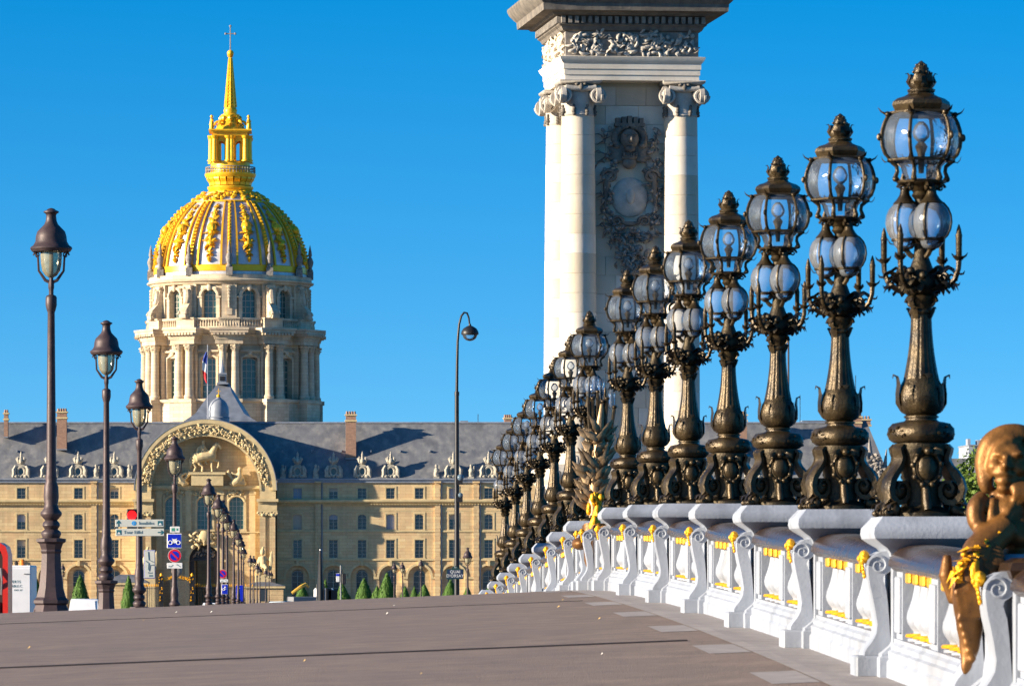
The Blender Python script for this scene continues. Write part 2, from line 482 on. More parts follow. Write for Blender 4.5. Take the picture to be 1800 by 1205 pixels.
kb = MB()
for X0, X1 in ((-5.16, -5.0), (-27.16, -27.0)):
    for a, b in zip(ds, ds[1:]):
        za = deckz(-5, a); zb = deckz(-5, b)
        lo = .3
        kb.add([(X0,a,za+.004),(X1,a,za+.004),(X1,b,zb+.004),(X0,b,zb+.004),(X0,a,za-lo),(X1,a,za-lo),(X1,b,zb-lo),(X0,b,zb-lo)],
               [(0,1,2,3),(0,3,7,4),(1,5,6,2)])
struct(kb.build('kerb', M_kerb))
# forecourt and quay beyond the bridge, one sheet to the horizon, with the river sunk under the bridge
gd = [150, 160, 170, 190, 220, 260, 330, 420, 520, 620, 700, 900, 1500, 4000, 9000]
gx = [-9000, -2000, -600, -200, -36.2, 5.4, 60, 200, 600, 2000, 9000]
mb = MB()
gz = lambda x, d: min(deckz(-5, min(d, 850)) - .16, CZ - 3.05) if d < 700 else 0.0
mb.add([(x, d, gz(x, d)) for d in gd for x in gx], [(j*11+i, j*11+i+1, (j+1)*11+i+1, (j+1)*11+i) for j in range(len(gd)-1) for i in range(10)])
struct(mb.build('forecourt_ground', M_ground, None, 40))
M_water = mat('river_water', (.03,.06,.05), (.02,.04,.04), .1, ns=.5, bump=.4, bs=1.5)
mb = MB(); mb.add([(-3000,-300,-4.5),(3000,-300,-4.5),(3000,149.9,-4.5),(-3000,149.9,-4.5)], [(0,1,2,3)])
struct(mb.build('river', M_water))
mb = MB()
mb.box(-2000, -36.1, 149.2, 150.0, -6, 2.9); mb.box(5.5, 2000, 149.2, 150.0, -6, 2.9)
struct(mb.build('quay_wall', M_kerb))
mb = MB()
for a, b in zip(ds, ds[1:]):
    if b > 149: break
    for X in (-36.0, 5.3):
        mb.box(X-.12, X+.12, a, b, min(capz(a), capz(b)) - 2.2, min(capz(a), capz(b)) - 1.22)
struct(mb.build('bridge_edge', M_kerb))
# raised steel joint covers across the pavement
M_joint = mat('joint_steel', (.05,.04,.045), (.03,.026,.03), .6, metal=.3, ns=6)
for d, h, w in ((44.7, .013, .10), (61.5, .006, .10), ):
    mb = MB(); xs = [-5 + .5*i for i in range(18)]
    for a, b in zip(xs, xs[1:]):
        if b > 3.55: b = 3.55
        za, zb = deckz(a, d)+h, deckz(b, d)+h
        mb.add([(a,d-w/2,za),(b,d-w/2,zb),(b,d+w/2,zb),(a,d+w/2,za),(a,d-w/2,za-.05),(b,d-w/2,zb-.05),(b,d+w/2,zb-.05),(a,d+w/2,za-.05)], [(0,1,2,3),(0,4,5,1),(3,2,6,7)])
    mb.build('expansion_joint', M_joint, pave)
# pale stone border at the foot of the parapet, stepping out at each pier
STEP = 5.6
def lamp_d(i): return (6.6 + i + (.7 if i >= 7 else 0))*STEP
PIER = []       # distances of ordinary piers (one lamp each)
for i in range(14): PIER.append(lamp_d(i))
EXTRA = [lamp_d(0) - STEP, lamp_d(6) + 4.76, lamp_d(13) + STEP, lamp_d(0) - 2*STEP]
mb = MB()
for a, b in zip(ds, ds[1:]):
    mb.add([(3.82,a,deckz(3.82,a)+.004),(3.95,a,deckz(3.95,a)+.004),(5.0,a,deckz(5,a)+.004),(5.0,b,deckz(5,b)+.004),(3.95,b,deckz(3.95,b)+.004),(3.82,b,deckz(3.82,b)+.004)], [(0,1,4,5),(1,2,3,4)])
mb.build('border_strip', M_border, pave)
for d in PIER + EXTRA:
    mb = MB(); a, b = d-.95, d+.95
    mb.add([(3.45,a,deckz(3.45,a)+.003),(3.81,a,deckz(3.81,a)+.003),(3.81,b,deckz(3.81,b)+.003),(3.45,b,deckz(3.45,b)+.003)], [(0,1,2,3)])
    mb.build('border_slab', M_border, pave)
# fallen leaves and scraps on the pavement
M_dry = flat('dry_leaf', (.55,.36,.12), .8)
M_scrap = flat('pale_scrap', (.7,.68,.62), .8)
rnd = random.Random(5)
for k in range(13):
    X = rnd.uniform(-3, 3.4); d = rnd.uniform(36, 66); s = rnd.uniform(.010, .022)
    mb = MB(); z = deckz(X, d)
    mb.leaf([(X-s, d-s*.5, z+.004), (X, d, z+.012+s*.5), (X+s, d+s*.4, z+.018)], [s*.3, s*.8, s*.1], side=(0,1,.2))
    tag(mb.build('fallen_leaf', M_dry if k % 3 else M_scrap), ('dry yellow leaf lying on the brown pavement' if k % 3 else 'pale paper scrap lying on the brown pavement'), 'leaf', 'scraps on the pavement')

# ------------------------------------------------------------------ balustrade
bal = thing('balustrade', 'white stone balustrade with gilded details and bronze rail along the right edge of the bridge', 'balustrade', (ROWX, 0, 0))
# pier pieces, origin at centre of cap top
mb = MB()
mb.add(*(lambda P: ([p for p in P], [(3,2,1,0),(4,5,6,7)] + [(i,(i+1)%4,4+(i+1)%4,4+i) for i in range(4)]))(
    [(-.40,-.45,-.06),(.40,-.45,-.06),(.40,.45,-.06),(-.40,.45,-.06),(-.33,-.37,0),(.33,-.37,0),(.33,.37,0),(-.33,.37,0)]))
def ring(mb, rows):
    # square mouldings: rows (half x, half y, z), top down or bottom up
    vs = []; fs = []
    for (hx, hy, z) in rows: vs += [(-hx,-hy,z),(hx,-hy,z),(hx,hy,z),(-hx,hy,z)]
    for j in range(len(rows)-1):
        for i in range(4): fs.append((j*4+i, j*4+(i+1)%4, (j+1)*4+(i+1)%4, (j+1)*4+i))
    fs.append((3,2,1,0)); e = 4*(len(rows)-1); fs.append((e,e+1,e+2,e+3))
    mb.add(vs, fs)
mb = MB()
ring(mb, [(.26,.30,-.30),(.27,.31,-.27),(.30,.35,-.235),(.355,.40,-.20),(.375,.425,-.185),(.40,.45,-.165),(.41,.46,-.13),(.405,.455,-.085),(.385,.435,-.06),(.345,.39,-.015),(.335,.38,0)])
me_cap = mb.mesh('pier_cap', M_white, 35)
mb = MB()
ring(mb, [(.36,.40,-1.22),(.36,.40,-1.06),(.345,.385,-1.045),(.345,.385,-1.03),(.27,.31,-.97),(.25,.30,-.94),(.25,.30,-.28)])
me_pier = mb.mesh('pier_body', M_white, 30)
# console: S scroll in x-z, on the pavement side of the pier
def console_poly():
    f = [(-.265,-.255),(-.335,-.262),(-.40,-.29),(-.435,-.335),(-.445,-.39),(-.44,-.45),(-.425,-.53),(-.40,-.63),(-.378,-.73),(-.365,-.81),(-.375,-.88),(-.41,-.94),(-.455,-.99),(-.475,-1.02),(-.475,-1.045)]
    b = [(-.245,-1.045),(-.25,-.95),(-.262,-.80),(-.272,-.66),(-.285,-.55),(-.31,-.47),(-.30,-.44),(-.27,-.42),(-.245,-.40)]
    return [(-.245+(x+.245)*.88, z) for x, z in f] + b
mb = MB(); mb.prism(console_poly(), -.17, .17)
for y in (-.172, .172):
    mb.volute((-.345,y,-.365), (-.085,0,0), (0,0,.085), .95, 1.6, .014, 5, 22)
mb.bbox(-.515, -.24, -.21, .21, -1.21, -1.046, .012)
me_con = mb.mesh('console', M_white, 35)
mb = MB()
mb.ell((-.43,0,-.30), (.05,.075,.06), 10, 7); mb.ell((-.475,0,-.315), (.022,.03,.03), 8, 5)
for sy in (-1, 1):
    mb.ell((-.44,sy*.065,-.275), (.025,.03,.03), 8, 5); mb.ell((-.455,sy*.05,-.34), (.02,.025,.03), 8, 5)
for k in range(4):
    mb.ell((-.448+.006*k,0,-.37-.033*k), (.016,.035-.006*k,.026), 8, 5)
mb.v = [(-.44+(x+.44)*.85, y*.8, -.31+(z+.31)*.85) for x, y, z in mb.v]; me_mask = mb.mesh('gilded_mask', M_gild, 60)
def add_pier(d, lamp=True):
    z = capz(d)
    add('pier_cap', me_cap, bal, (0, d, z)); p = add('pier_body', me_pier, bal, (0, d, z))
    c = add('console', me_con, bal, (0, d, z)); add('gilded_mask', me_mask, c, (0,0,0))
for d in PIER: add_pier(d)
# bays
mb = MB()
prof = [(-.29,-.36),(-.288,-.325),(-.262,-.275),(-.21,-.235),(-.14,-.21),(-.05,-.20),(.05,-.20),(.14,-.21),(.21,-.235),(.262,-.275),(.288,-.325),(.29,-.36),(.235,-.375),(.235,-.40),(-.235,-.40),(-.26,-.385),(-.27,-.372)]
def rail_mesh(L):
    mb = MB(); mb.prism(prof, 0, L); 
    return mb.mesh('hand_rail', M_rail, 40)
def base_mesh(L):
    mb = MB()
    mb.prism([(-.31,-1.23),(-.31,-1.08),(-.295,-1.06),(-.295,-1.0),(-.27,-.985),(-.27,-.95),(-.245,-.93),(-.245,-.905),(.25,-.905),(.31,-1.0),(.31,-1.23)], 0, L)
    return mb.mesh('plinth', M_white, 30)
def strip_mesh(L):
    mb = MB(); mb.box(-.225,.225,0,L,-.91,-.395)
    mb.bbox(-.25,-.22,.05,L-.05,-.86,-.44,.008)
    return mb.mesh('panel_post', M_white, 30)
me_balu = MB().lathe([(.055,-.905),(.10,-.905),(.10,-.885),(.075,-.875),(.06,-.845),(.062,-.83),(.085,-.80),(.103,-.765),(.108,-.73),(.102,-.69),(.088,-.65),(.073,-.60),(.062,-.55),(.055,-.50),(.052,-.48)], 12).mesh('baluster', M_white, 50)
me_bcap = MB().bbox(-.105,.105,-.10,.10,-.478,-.397,.01).mesh('gilded_capital', M_gild)
me_bring = MB().lathe([(.07,-.878),(.112,-.874),(.116,-.862),(.108,-.85),(.06,-.846)], 12).mesh('gilded_ring', M_gild, 50)
cache = {}
def add_bay(d0, d1, ends=.34):
    a = d0 + ends; L = d1 - d0 - 2*ends
    z0, z1 = capz(a), capz(a+L); th = atan2(z1-z0, L); Ls = L/cos(th); k = round(Ls, 2)
    if k not in cache:
        cache[k] = (rail_mesh(Ls), base_mesh(Ls))
    add('hand_rail', cache[k][0], bal, (0, a, z0), (th,0,0)); add('plinth', cache[k][1], bal, (0, a, z0), (th,0,0))
    n = 3 if L > 3 else 2
    pw = .36; ow = (L - n*pw)/(n-1)
    if ('s',) not in cache: cache[('s',)] = strip_mesh(pw)
    for i in range(n):
        y = i*(pw+ow)
        add('panel_post', cache[('s',)], bal, (0, a+y, z0+y*tan(th)), (th,0,0))
    for i in range(n-1):
        m = max(1, int(ow/.40)); y0 = i*(pw+ow)+pw
        for j in range(m):
            y = y0 + ow*(j+.5)/m
            b = add('baluster', me_balu, bal, (-.105, a+y, z0+y*tan(th)), (0,0,0), (1.1,1.1,1))
            add('gilded_capital', me_bcap, b); add('gilded_ring', me_bring, b)
for i in range(13):
    if i != 6: add_bay(lamp_d(i), lamp_d(i+1))
# end bays and the two bronze stations
DF = lamp_d(0) - STEP*1.02      # nearest bronze station (right edge of the photograph)
DM = (lamp_d(6)+lamp_d(7))/2    # bronze station at mid bridge
DE = lamp_d(13) + STEP
add_pier(DE); add_bay(lamp_d(13), DE); add_bay(DE, DE+STEP*1.0); add_pier(DE+STEP); add_bay(DE+STEP, DE+2*STEP); add_pier(DE+2*STEP)
def station(dc, half):
    # two consoles flanking a curved bronze faced pier
    for s in (-1, 1):
        d = dc + s*half; z = capz(d)
        add('pier_body', me_pier, bal, (0, d, z)); c = add('console', me_con, bal, (0, d, z), (0,0,0)); add('gilded_mask', me_mask, c)
    z = capz(dc)
    mb = MB(); mb.lathe([(.40,-1.22),(.40,-1.05),(.36,-1.03),(.33,-.95),(.30,-.7),(.31,-.45),(.34,-.36),(.34,-.2),(.30,-.16)], 20, (0,dc,z)); mb.build('station_drum', M_white, bal, 40)
station(DM, .72); station(DF, .62)
add_bay(lamp_d(6), DM-.72); add_bay(DM+.72, lamp_d(7))
add_bay(DF+.62, lamp_d(0))
add_bay(DF-.62-STEP*.82, DF-.62); add_pier(DF-.62-STEP*.82)
# pieces resting on the end posts of the stations
for dc, half in ((DM,.72),(DF,.62)):
    for s in (-1,1):
        d = dc+s*half; mb = MB(); ring(mb, [(.27,.31,-.30),(.29,.33,-.25),(.27,.30,-.2),(.20,.22,-.17)]); add('post_cap', mb.mesh('post_cap', M_rail, 35), bal, (0,d,capz(d)))
# ------------------------------------------------------------------ bronze candelabra
def make_candelabrum():
    T = thing('candelabrum', 'x', 'street lamp', (0,0,0), 0)
    B = M_bronze
    # base core, concave
    mb = MB(); mb.lathe([(.24,0),(.24,.03),(.21,.045),(.155,.08),(.135,.16),(.14,.26),(.16,.36),(.185,.46),(.205,.52),(.20,.555)], 16); mb.build('base_core', M_bronze_d, T, 40)  # darker bronze here puts the shade between the legs into the colour
    # scroll leg in local x-z, thickness along y
    m = MB(); path = []
    ctrl = [(.175,.525),(.205,.535),(.225,.515),(.218,.485),(.205,.455),(.205,.42),(.225,.375),(.262,.33),(.30,.275),(.315,.215),(.30,.15),(.25,.105),(.195,.115),(.155,.16),(.15,.215),(.18,.262),(.225,.262),(.252,.222),(.238,.185),(.21,.19)]
    th = [.03,.034,.03,.03,.034,.038,.044,.048,.05,.05,.048,.044,.04,.036,.032,.028,.024,.02,.018,.016]
    vs = []; n = len(ctrl)
    for s in (-1, 1):
        for k in range(n):
            a = Vector(ctrl[max(0,k-1)]); b = Vector(ctrl[min(n-1,k+1)]); t = (b-a).normalized(); nn = Vector((t.y,-t.x)); p = Vector(ctrl[k])
            wy = .062 - .0012*k
            for q, e in ((-.5, .0), (.5, .0)):
                pp = p + nn*th[k]*q; vs.append((pp.x, s*wy, pp.y))
    o = 2*n; fs = []
    for k in range(n-1):
        i = 2*k
        fs += [(i,i+1,i+3,i+2),(o+i,o+i+2,o+i+3,o+i+1),(i,i+2,o+i+2,o+i),(i+1,o+i+1,o+i+3,i+3)]
    fs += [(0,o,o+1,1),(2*n-2,2*n-1,o+2*n-1,o+2*n-2)]
    m.add(vs, fs)
    m.ell((.215,0,.215), (.024,.07,.024), 8, 6)
    m.ell((.215,0,.20), (.07,.042,.075), 10, 6)
    # bulging leaf on the leg's back
    m.leaf([(.232,0,.40),(.285,0,.345),(.325,0,.28),(.343,0,.21),(.325,0,.14),(.345,0,.10)], [.02,.045,.055,.05,.04,.012], side=(0,1,0), ridge=.5)
    me_leg = m.mesh('scroll_leg', B, 45)
    m = MB()   # paw-like leafy foot
    m.ell((.265,0,.055), (.055,.06,.06), 10, 6); m.ell((.315,0,.035), (.045,.05,.035), 10, 6)
    for s in (-1,0,1):
        m.ell((.345,s*.034,.026), (.028,.016,.026), 8, 5)
        m.leaf([(.25,s*.03,.09),(.31,s*.06,.11),(.36,s*.075,.09),(.375,s*.08,.05)], [.012,.028,.024,.005], side=(0,1,.2), ridge=.5)
    me_foot = m.mesh('leafy_foot', B, 60)
    m = MB()   # cartouche shield
    m.ell((.175,0,.37), (.04,.075,.10), 12, 8)
    pts = [(.178,.10*cos(a),.37+.128*sin(a)) for a in [2*pi*i/18 for i in range(19)]]
    m.tube(pts, .014, 6, False)
    for k in range(9):
        a = 2*pi*k/9 + .2; m.ell((.182,.108*cos(a),.37+.135*sin(a)), (.02,.024,.024), 7, 5)
    for s in (-1,1):
        m.leaf([(.19,s*.03,.475),(.215,s*.06,.50),(.225,s*.10,.49),(.21,s*.12,.46)], [.014,.026,.02,.005], side=(0,.3,1))
    m.tube([(.16,0,.29),(.15,0,.2),(.18,0,.11),(.20,0,.05)], [.03,.035,.04,.03], 8); m.ell((.22,0,.495), (.03,.035,.03), 8, 5)
    me_cart = m.mesh('cartouche', B, 60)
    for k in range(4):
        a = (R(-24), R(24), R(156), R(204))[k]
        lg = add('scroll_leg', me_leg, T, (0,0,0), (0,0,a)); add('leafy_foot', me_foot, lg)
        add('cartouche', me_cart, T, (0,0,0), (0,0,k*pi/2)) if k % 2 else None
    # cushion wreath with lumpy carving
    rr = random.Random(3)
    m = MB()
    def fl(a, z): return 1 + .022*sin(a*24 + z*60) + .012*sin(a*9)
    m.lathe([(.15,.555),(.205,.56),(.24,.585),(.252,.625),(.245,.67),(.215,.705),(.15,.72)], 64, fl=fl)
    for k in range(44):
        a = rr.uniform(0,2*pi); z = rr.uniform(.59,.68); q = rr.uniform(.012,.024)
        if (a % (pi/2)) < .8: m.ell((.245*cos(a),.245*sin(a),z), (q,q,q*.7), 6, 4)
    m.build('wreath_cushion', B, T, 50)
    MB().lathe([(.15,.715),(.122,.73),(.118,.745),(.132,.752),(.132,.762),(.115,.772)], 20).build('neck_ring', B, T, 40)
    m = MB()
    m.lathe([(.11,.77),(.145,.79),(.168,.83),(.176,.88),(.172,.93),(.158,.985),(.135,1.03),(.12,1.06)], 24, fl=lambda a,z: 1+.03*abs(sin(a*4)))
    m.build('vase', B, T, 45)
    m = MB()
    for k in range(8):
        a = k*pi/4
        ca, sa = cos(a), sin(a)
        P = lambda r, z: (r*ca, r*sa, z)
        big = k % 2 == 0
        m.leaf([P(.155,.80),P(.182,.86),P(.186,.93),P(.175,1.0),P(.185,1.06),P(.215,1.075),P(.222,1.045)] if big else [P(.16,.82),P(.18,.88),P(.183,.94),P(.172,.99),P(.19,1.01)],
               [.03,.055,.06,.055,.05,.03,.008] if big else [.02,.035,.035,.03,.008], side=(-sa,ca,0), ridge=.28, jag=.14)
    m.build('acanthus_collar', B, T, 50)
    m = MB()
    pr = []
    for i in range(15):
        t = i/14; z = 1.04 + .54*t; r = .135 - .058*(1-(1-t)**2.1); pr.append((r, z))
    m.lathe(pr, 96, fl=lambda a,z: 1 - .05*max(0, sin(a*12)))
    m.build('fluted_shaft', B, T, 60)
    m = MB()
    m.lathe([(.08,1.53),(.092,1.545),(.092,1.56),(.08,1.575),(.088,1.60),(.108,1.64),(.115,1.665),(.10,1.675)], 20)
    for k in range(4):
        a = k*pi/2 + pi/4; u = Vector((cos(a), sin(a), 0))
        m.volute(Vector((.095*cos(a), .095*sin(a), 1.625)), u, (0,0,1), .042, 1.4, .014, 6, 18, 1.8)
        m.leaf([u*.08+Vector((0,0,1.50)), u*.10+Vector((0,0,1.55)), u*.115+Vector((0,0,1.585)), u*.13+Vector((0,0,1.57))], [.02,.03,.025,.006], side=(-u.y,u.x,0))
    m.build('volute_capital', B, T, 50)
    # crown of foliage
    m = MB(); m.lathe([(.085,1.67),(.12,1.71),(.14,1.76),(.12,1.82),(.09,1.88),(.06,1.96),(.05,2.1),(.05,2.5)], 14)
    rr = random.Random(8)
    for k in range(40):
        a = rr.uniform(0, 2*pi); u = Vector((cos(a), sin(a), 0)); z = rr.uniform(1.68, 1.86); q = rr.uniform(.8, 1.25)
        r0 = .08
        m.leaf([u*r0+Vector((0,0,z)), u*(.15*q)+Vector((0,0,z+.015)), u*(.20*q)+Vector((0,0,z+.05)), u*(.235*q)+Vector((0,0,z+.03)), u*(.245*q)+Vector((0,0,z-.005))],
               [.02,.04,.04,.025,.005], side=(-u.y,u.x,.2), ridge=.4, jag=.2)
    for k in range(18):
        a = rr.uniform(0, 2*pi); m.ell((.15*cos(a), .15*sin(a), rr.uniform(1.72,1.86)), rr.uniform(.02,.038), 7, 5)
    m.build('foliage_crown', M_bronze_d, T, 60)
    # arms with candle-like torches
    m = MB()
    pts = [(.10,0,1.80),(.16,0,1.745),(.23,0,1.74),(.29,0,1.79),(.318,0,1.87),(.322,0,1.94)]
    m.tube(pts, [.024,.026,.024,.021,.02,.022], 7)
    m.lathe([(.012,1.92),(.03,1.935),(.042,1.95),(.05,1.955),(.03,1.962)], 10, (.322,0,0))
    for (x,z,dx,dz) in ((.20,1.735,.04,-.05),(.27,1.765,.05,-.02),(.31,1.83,.05,.0),(.25,1.76,-.02,.05),(.322,1.945,.06,.02),(.322,1.945,-.05,.02)):
        m.leaf([(x,0,z),(x+dx*.6,0,z+dz*.5),(x+dx,0,z+dz),(x+dx*1.25,0,z+dz+.02)], [.01,.024,.016,.003], side=(0,1,0), ridge=.6)
    for s in (-1,1):
        m.leaf([(.315,0,1.94),(.32,s*.03,1.95),(.325,s*.055,1.965)], [.01,.016,.004], side=(1,0,0))
    m.volute((.19,0,1.80), (1,0,0), (0,0,1), .045, 1.3, .013, 6, 16)
    me_arm = m.mesh('arm', B, 50)
    me_can = MB().lathe([(.018,1.955),(.023,1.965),(.024,2.10),(.026,2.11),(.026,2.12),(.022,2.13),(.016,2.165),(.004,2.20)], 10, (.322,0,0)).mesh('torch', B, 50)
    for k in range(4):
        a = k*pi/2 + R(47)
        ar = add('arm', me_arm, T, (0,0,0), (0,0,a)); add('torch', me_can, ar)
    # four lower globes
    gx = .125
    gm = MB(); gm.lathe([(.03,1.985),(.06,1.995),(.085,2.025),(.09,2.055),(.115,2.085),(.138,2.13),(.148,2.185),(.142,2.24),(.122,2.29),(.09,2.325),(.05,2.35)], 20, (gx,0,0))
    me_g = gm.mesh('globe', M_globe, 60)
    fm = MB()
    prf = [(.094,2.06),(.12,2.087),(.142,2.132),(.152,2.187),(.146,2.243),(.126,2.293),(.093,2.33),(.05,2.355)]
    for k in range(3):
        a = k*2*pi/3 + pi/3
        fm.tube([(gx+r*cos(a), r*sin(a), z) for r, z in prf], .0085, 5)
    fm.lathe([(.088,2.046),(.101,2.05),(.103,2.066),(.09,2.07)], 20, (gx,0,0), capb=False, capt=False)
    fm.lathe([(.085,2.325),(.09,2.335),(.062,2.365),(.04,2.40),(.03,2.45)], 14, (gx,0,0))
    fm.lathe([(.01,1.97),(.03,1.98),(.045,2.005),(.02,2.015)], 10, (gx,0,0))
    fm.tube([(gx,0,2.0),(gx*.7,0,1.95),(.06,0,1.93)], .02, 6); fm.tube([(gx,0,2.43),(gx*.6,0,2.45),(.05,0,2.43)], .016, 6)
    for k in range(3):
        a = k*2.1; fm.leaf([(gx+.06*cos(a),.06*sin(a),2.02),(gx+.11*cos(a),.11*sin(a),2.03),(gx+.135*cos(a),.135*sin(a),2.07),(gx+.15*cos(a),.15*sin(a),2.06)], [.01,.025,.018,.004])
    me_gf = fm.mesh('globe_frame', B, 50)
    for k in range(3):
        a = R(-66) + k*2*pi/3
        g = add('globe', me_g, T, (0,0,.035), (0,0,a)); add('globe_frame', me_gf, g)
    # neck under the lantern
    m = MB(); m.lathe([(.05,2.40),(.075,2.43),(.06,2.46),(.09,2.49),(.105,2.51),(.185,2.525),(.19,2.54),(.13,2.55)], 16)
    for k in range(8):
        a = k*pi/4; u = Vector((cos(a), sin(a), 0)); z = Vector((0,0,1))
        m.volute(u*.15+z*2.49, u, z, .035, 1.3, .012, 5, 14, 1.5)
    m.build('neck_bracket', B, T, 45)
    m = MB()
    for k in range(6):
        a = k*pi/3 + R(-60); u = Vector((cos(a), sin(a), 0)); z = Vector((0,0,1))
        m.tube([u*.175+z*2.535, u*.20+z*2.57, u*.185+z*2.61, u*.19+z*2.65, u*.235+z*2.69, u*.255+z*2.70], [.018,.02,.016,.016,.018,.02], 6)
        m.leaf([u*.24+z*2.69, u*.28+z*2.68, u*.30+z*2.70, u*.31+z*2.73], [.01,.022,.016,.004])
        m.ell(u*.20+z*2.555, .024, 7, 5)
    m.lathe([(.245,2.685),(.262,2.69),(.265,2.705),(.245,2.71)], 6, a0=R(-60), a1=R(-60)+2*pi, capb=False, capt=False)
    m.build('lantern_basket', B, T, 45)
    gm = MB(); gm.lathe([(.12,2.555),(.145,2.60),(.16,2.65),(.20,2.69)], 6, a0=R(-60), a1=R(-60)+2*pi); gm.build('basket_glass', M_pane, T, 30)
    # lantern panes and ribs
    lp = [(.235,2.71),(.268,2.745),(.288,2.80),(.296,2.86),(.290,2.92),(.272,2.98),(.245,3.03),(.225,3.05)]
    pm = MB(); w = tan(pi/6)*.97
    vs = []
    for r, z in lp:
        rr_ = r*cos(pi/6)
        for q in (-1,-.5,0,.5,1):
            bul = .022*(1-q*q); vs.append((rr_+bul, rr_*w*q, z))
    pm.add(vs, [(j*5+i, j*5+i+1, (j+1)*5+i+1, (j+1)*5+i) for j in range(len(lp)-1) for i in range(4)])
    me_p = pm.mesh('lantern_pane', M_pane, 70)
    rm = MB()
    rm.tube([(r+.012,0,z) for r, z in lp], [.013,.014,.015,.015,.015,.014,.014,.013], 6)
    rm.leaf([(.235,0,3.04),(.275,0,3.05),(.31,0,3.065),(.335,0,3.095)], [.018,.028,.018,.003], side=(0,1,0), ridge=.5)
    rm.ell((.262,0,3.045), (.022,.03,.022), 7, 5)
    rm.ell((.325,0,2.87), (.02,.016,.03), 7, 5)
    me_r = rm.mesh('lantern_rib', B, 50)
    A6 = R(-90)
    for k in range(6):
        add('lantern_pane', me_p, T, (0,0,0), (0,0,A6+k*pi/3)); add('lantern_rib', me_r, T, (0,0,0), (0,0,A6+k*pi/3+pi/6))
    # burner inside
    m = MB(); m.lathe([(.02,2.6),(.03,2.75),(.05,2.80),(.03,2.83)], 10); m.build('burner', B, T, 40)
    m = MB(); m.lathe([(.02,2.83),(.06,2.87),(.07,2.91),(.05,2.96),(.02,2.99)], 12); m.build('bulb', M_globe, T, 60)
    # roof: octagonal, swept
    m = MB(); m.lathe([(.23,3.03),(.25,3.05),(.245,3.065),(.205,3.072),(.215,3.09),(.226,3.115),(.218,3.14),(.185,3.165),(.135,3.18),(.105,3.195),(.095,3.215)], 6, a0=R(-60), a1=R(-60)+2*pi)
    m.build('lantern_roof', B, T, 25)
    m = MB(); m.lathe([(.08,3.205),(.105,3.215),(.108,3.23),(.085,3.24),(.10,3.27),(.098,3.30),(.075,3.33),(.055,3.345),(.06,3.365),(.052,3.40),(.03,3.43),(.006,3.45)], 14)
    for k in range(6):
        a = k*pi/3; u = Vector((cos(a), sin(a), 0)); z = Vector((0,0,1))
        m.leaf([u*.085+z*3.25, u*.105+z*3.29, u*.09+z*3.33, u*.105+z*3.355, u*.125+z*3.35], [.02,.035,.03,.018,.004], side=(-u.y,u.x,0), ridge=.4)
        for j in range(3): m.ell(u*(.058-.012*j)+z*(3.365+.025*j), .014, 6, 4)
    m.build('finial', B, T, 50)
    return T
cand0 = make_candelabrum()
ordinal = ['nearest', 'second', 'third', 'fourth', 'fifth', 'sixth', 'seventh', 'eighth', 'ninth', 'tenth', 'eleventh', 'twelfth', 'thirteenth', 'farthest']
lr = random.Random(2)
for i in range(14):
    o = cand0 if i == 0 else copy_tree(cand0)
    d = lamp_d(i)
    o.location = (ROWX, d, capz(d)); o.rotation_euler = (0, 0, R(4) + R(lr.uniform(-3, 3)))
    if i == 0: lab = 'nearest and largest bronze candelabrum lamp, beside the brown bronze creature at the right'
    elif i == 6: lab = 'bronze candelabrum lamp just before the leafy bronze torch bouquet, seventh from the right'
    elif i == 7: lab = 'bronze candelabrum lamp just behind the leafy bronze torch bouquet, eighth from the right'
    elif i == 13: lab = 'farthest and smallest bronze candelabrum lamp, leftmost of the row on the balustrade'
    else: lab = ordinal[i] + ' bronze candelabrum lamp from the right in the row on the balustrade'
    tag(o, lab, 'street lamp', 'bronze candelabra along the balustrade')
# ------------------------------------------------------------------ stone pylon
M_pylm = mat('pylon_stone_mid', (.52,.48,.43), (.34,.31,.28), .8, ns=3, bump=.4, bs=10, spec=.15)
PK = 160.0/F
def pz(y): return CZ + (1000-y)*PK
pyX = (1092-VX)*161.8/F
pyl = thing('stone_pylon', 'tall pale stone pylon with Ionic columns and carved relief behind the candelabra', 'pylon', (pyX, 161.9, 0), R(5.7))
CH = 1.71          # column centre half distance
CR = .62
zc0, zc1 = pz(792), pz(205)     # shaft bottom and top
# pedestal
mb = MB()
def sq(rows): 
    m = MB(); ring(m, rows); return m
sq([(2.75,2.75,2.5),(2.75,2.75,3.6),(2.65,2.65,3.7),(2.55,2.55,4.0),(2.5,2.5,4.1),(2.5,2.5,pz(850)),(2.62,2.62,pz(842)),(2.68,2.68,pz(830)),(2.6,2.6,pz(822)),(2.45,2.45,pz(816))]).build('pedestal', M_pyl, pyl)
# core wall behind the columns: ashlar blocks with recessed joints
sq([(1.32,1.32,pz(817)),(1.32,1.32,pz(143))]).build('core', M_pyl, pyl)
rb = random.Random(4)
bh = .62
z = pz(815); row = 0
while z < pz(150) - .1:
    h = min(bh, pz(146)-z)
    xs = [-1.36] + sorted([-.75 + (.35 if row % 2 else 0), .35 + (.25 if row % 2 else 0)]) + [1.36]
    for a, b in zip(xs, xs[1:]):
        g = .006
        m = MB(); m.box(a+g, b-g, -1.40+rb.uniform(0,.012), -1.322, z+g, z+h-g); m.build('ashlar_block', M_pyl2 if rb.random() < .3 else M_pyl, pyl)
    m = MB(); m.box(-1.40, -1.322, -1.30, 1.30, z+g, z+h-g); m.build('ashlar_block', M_pyl2 if rb.random() < .4 else M_pyl, pyl)
    z += h; row += 1
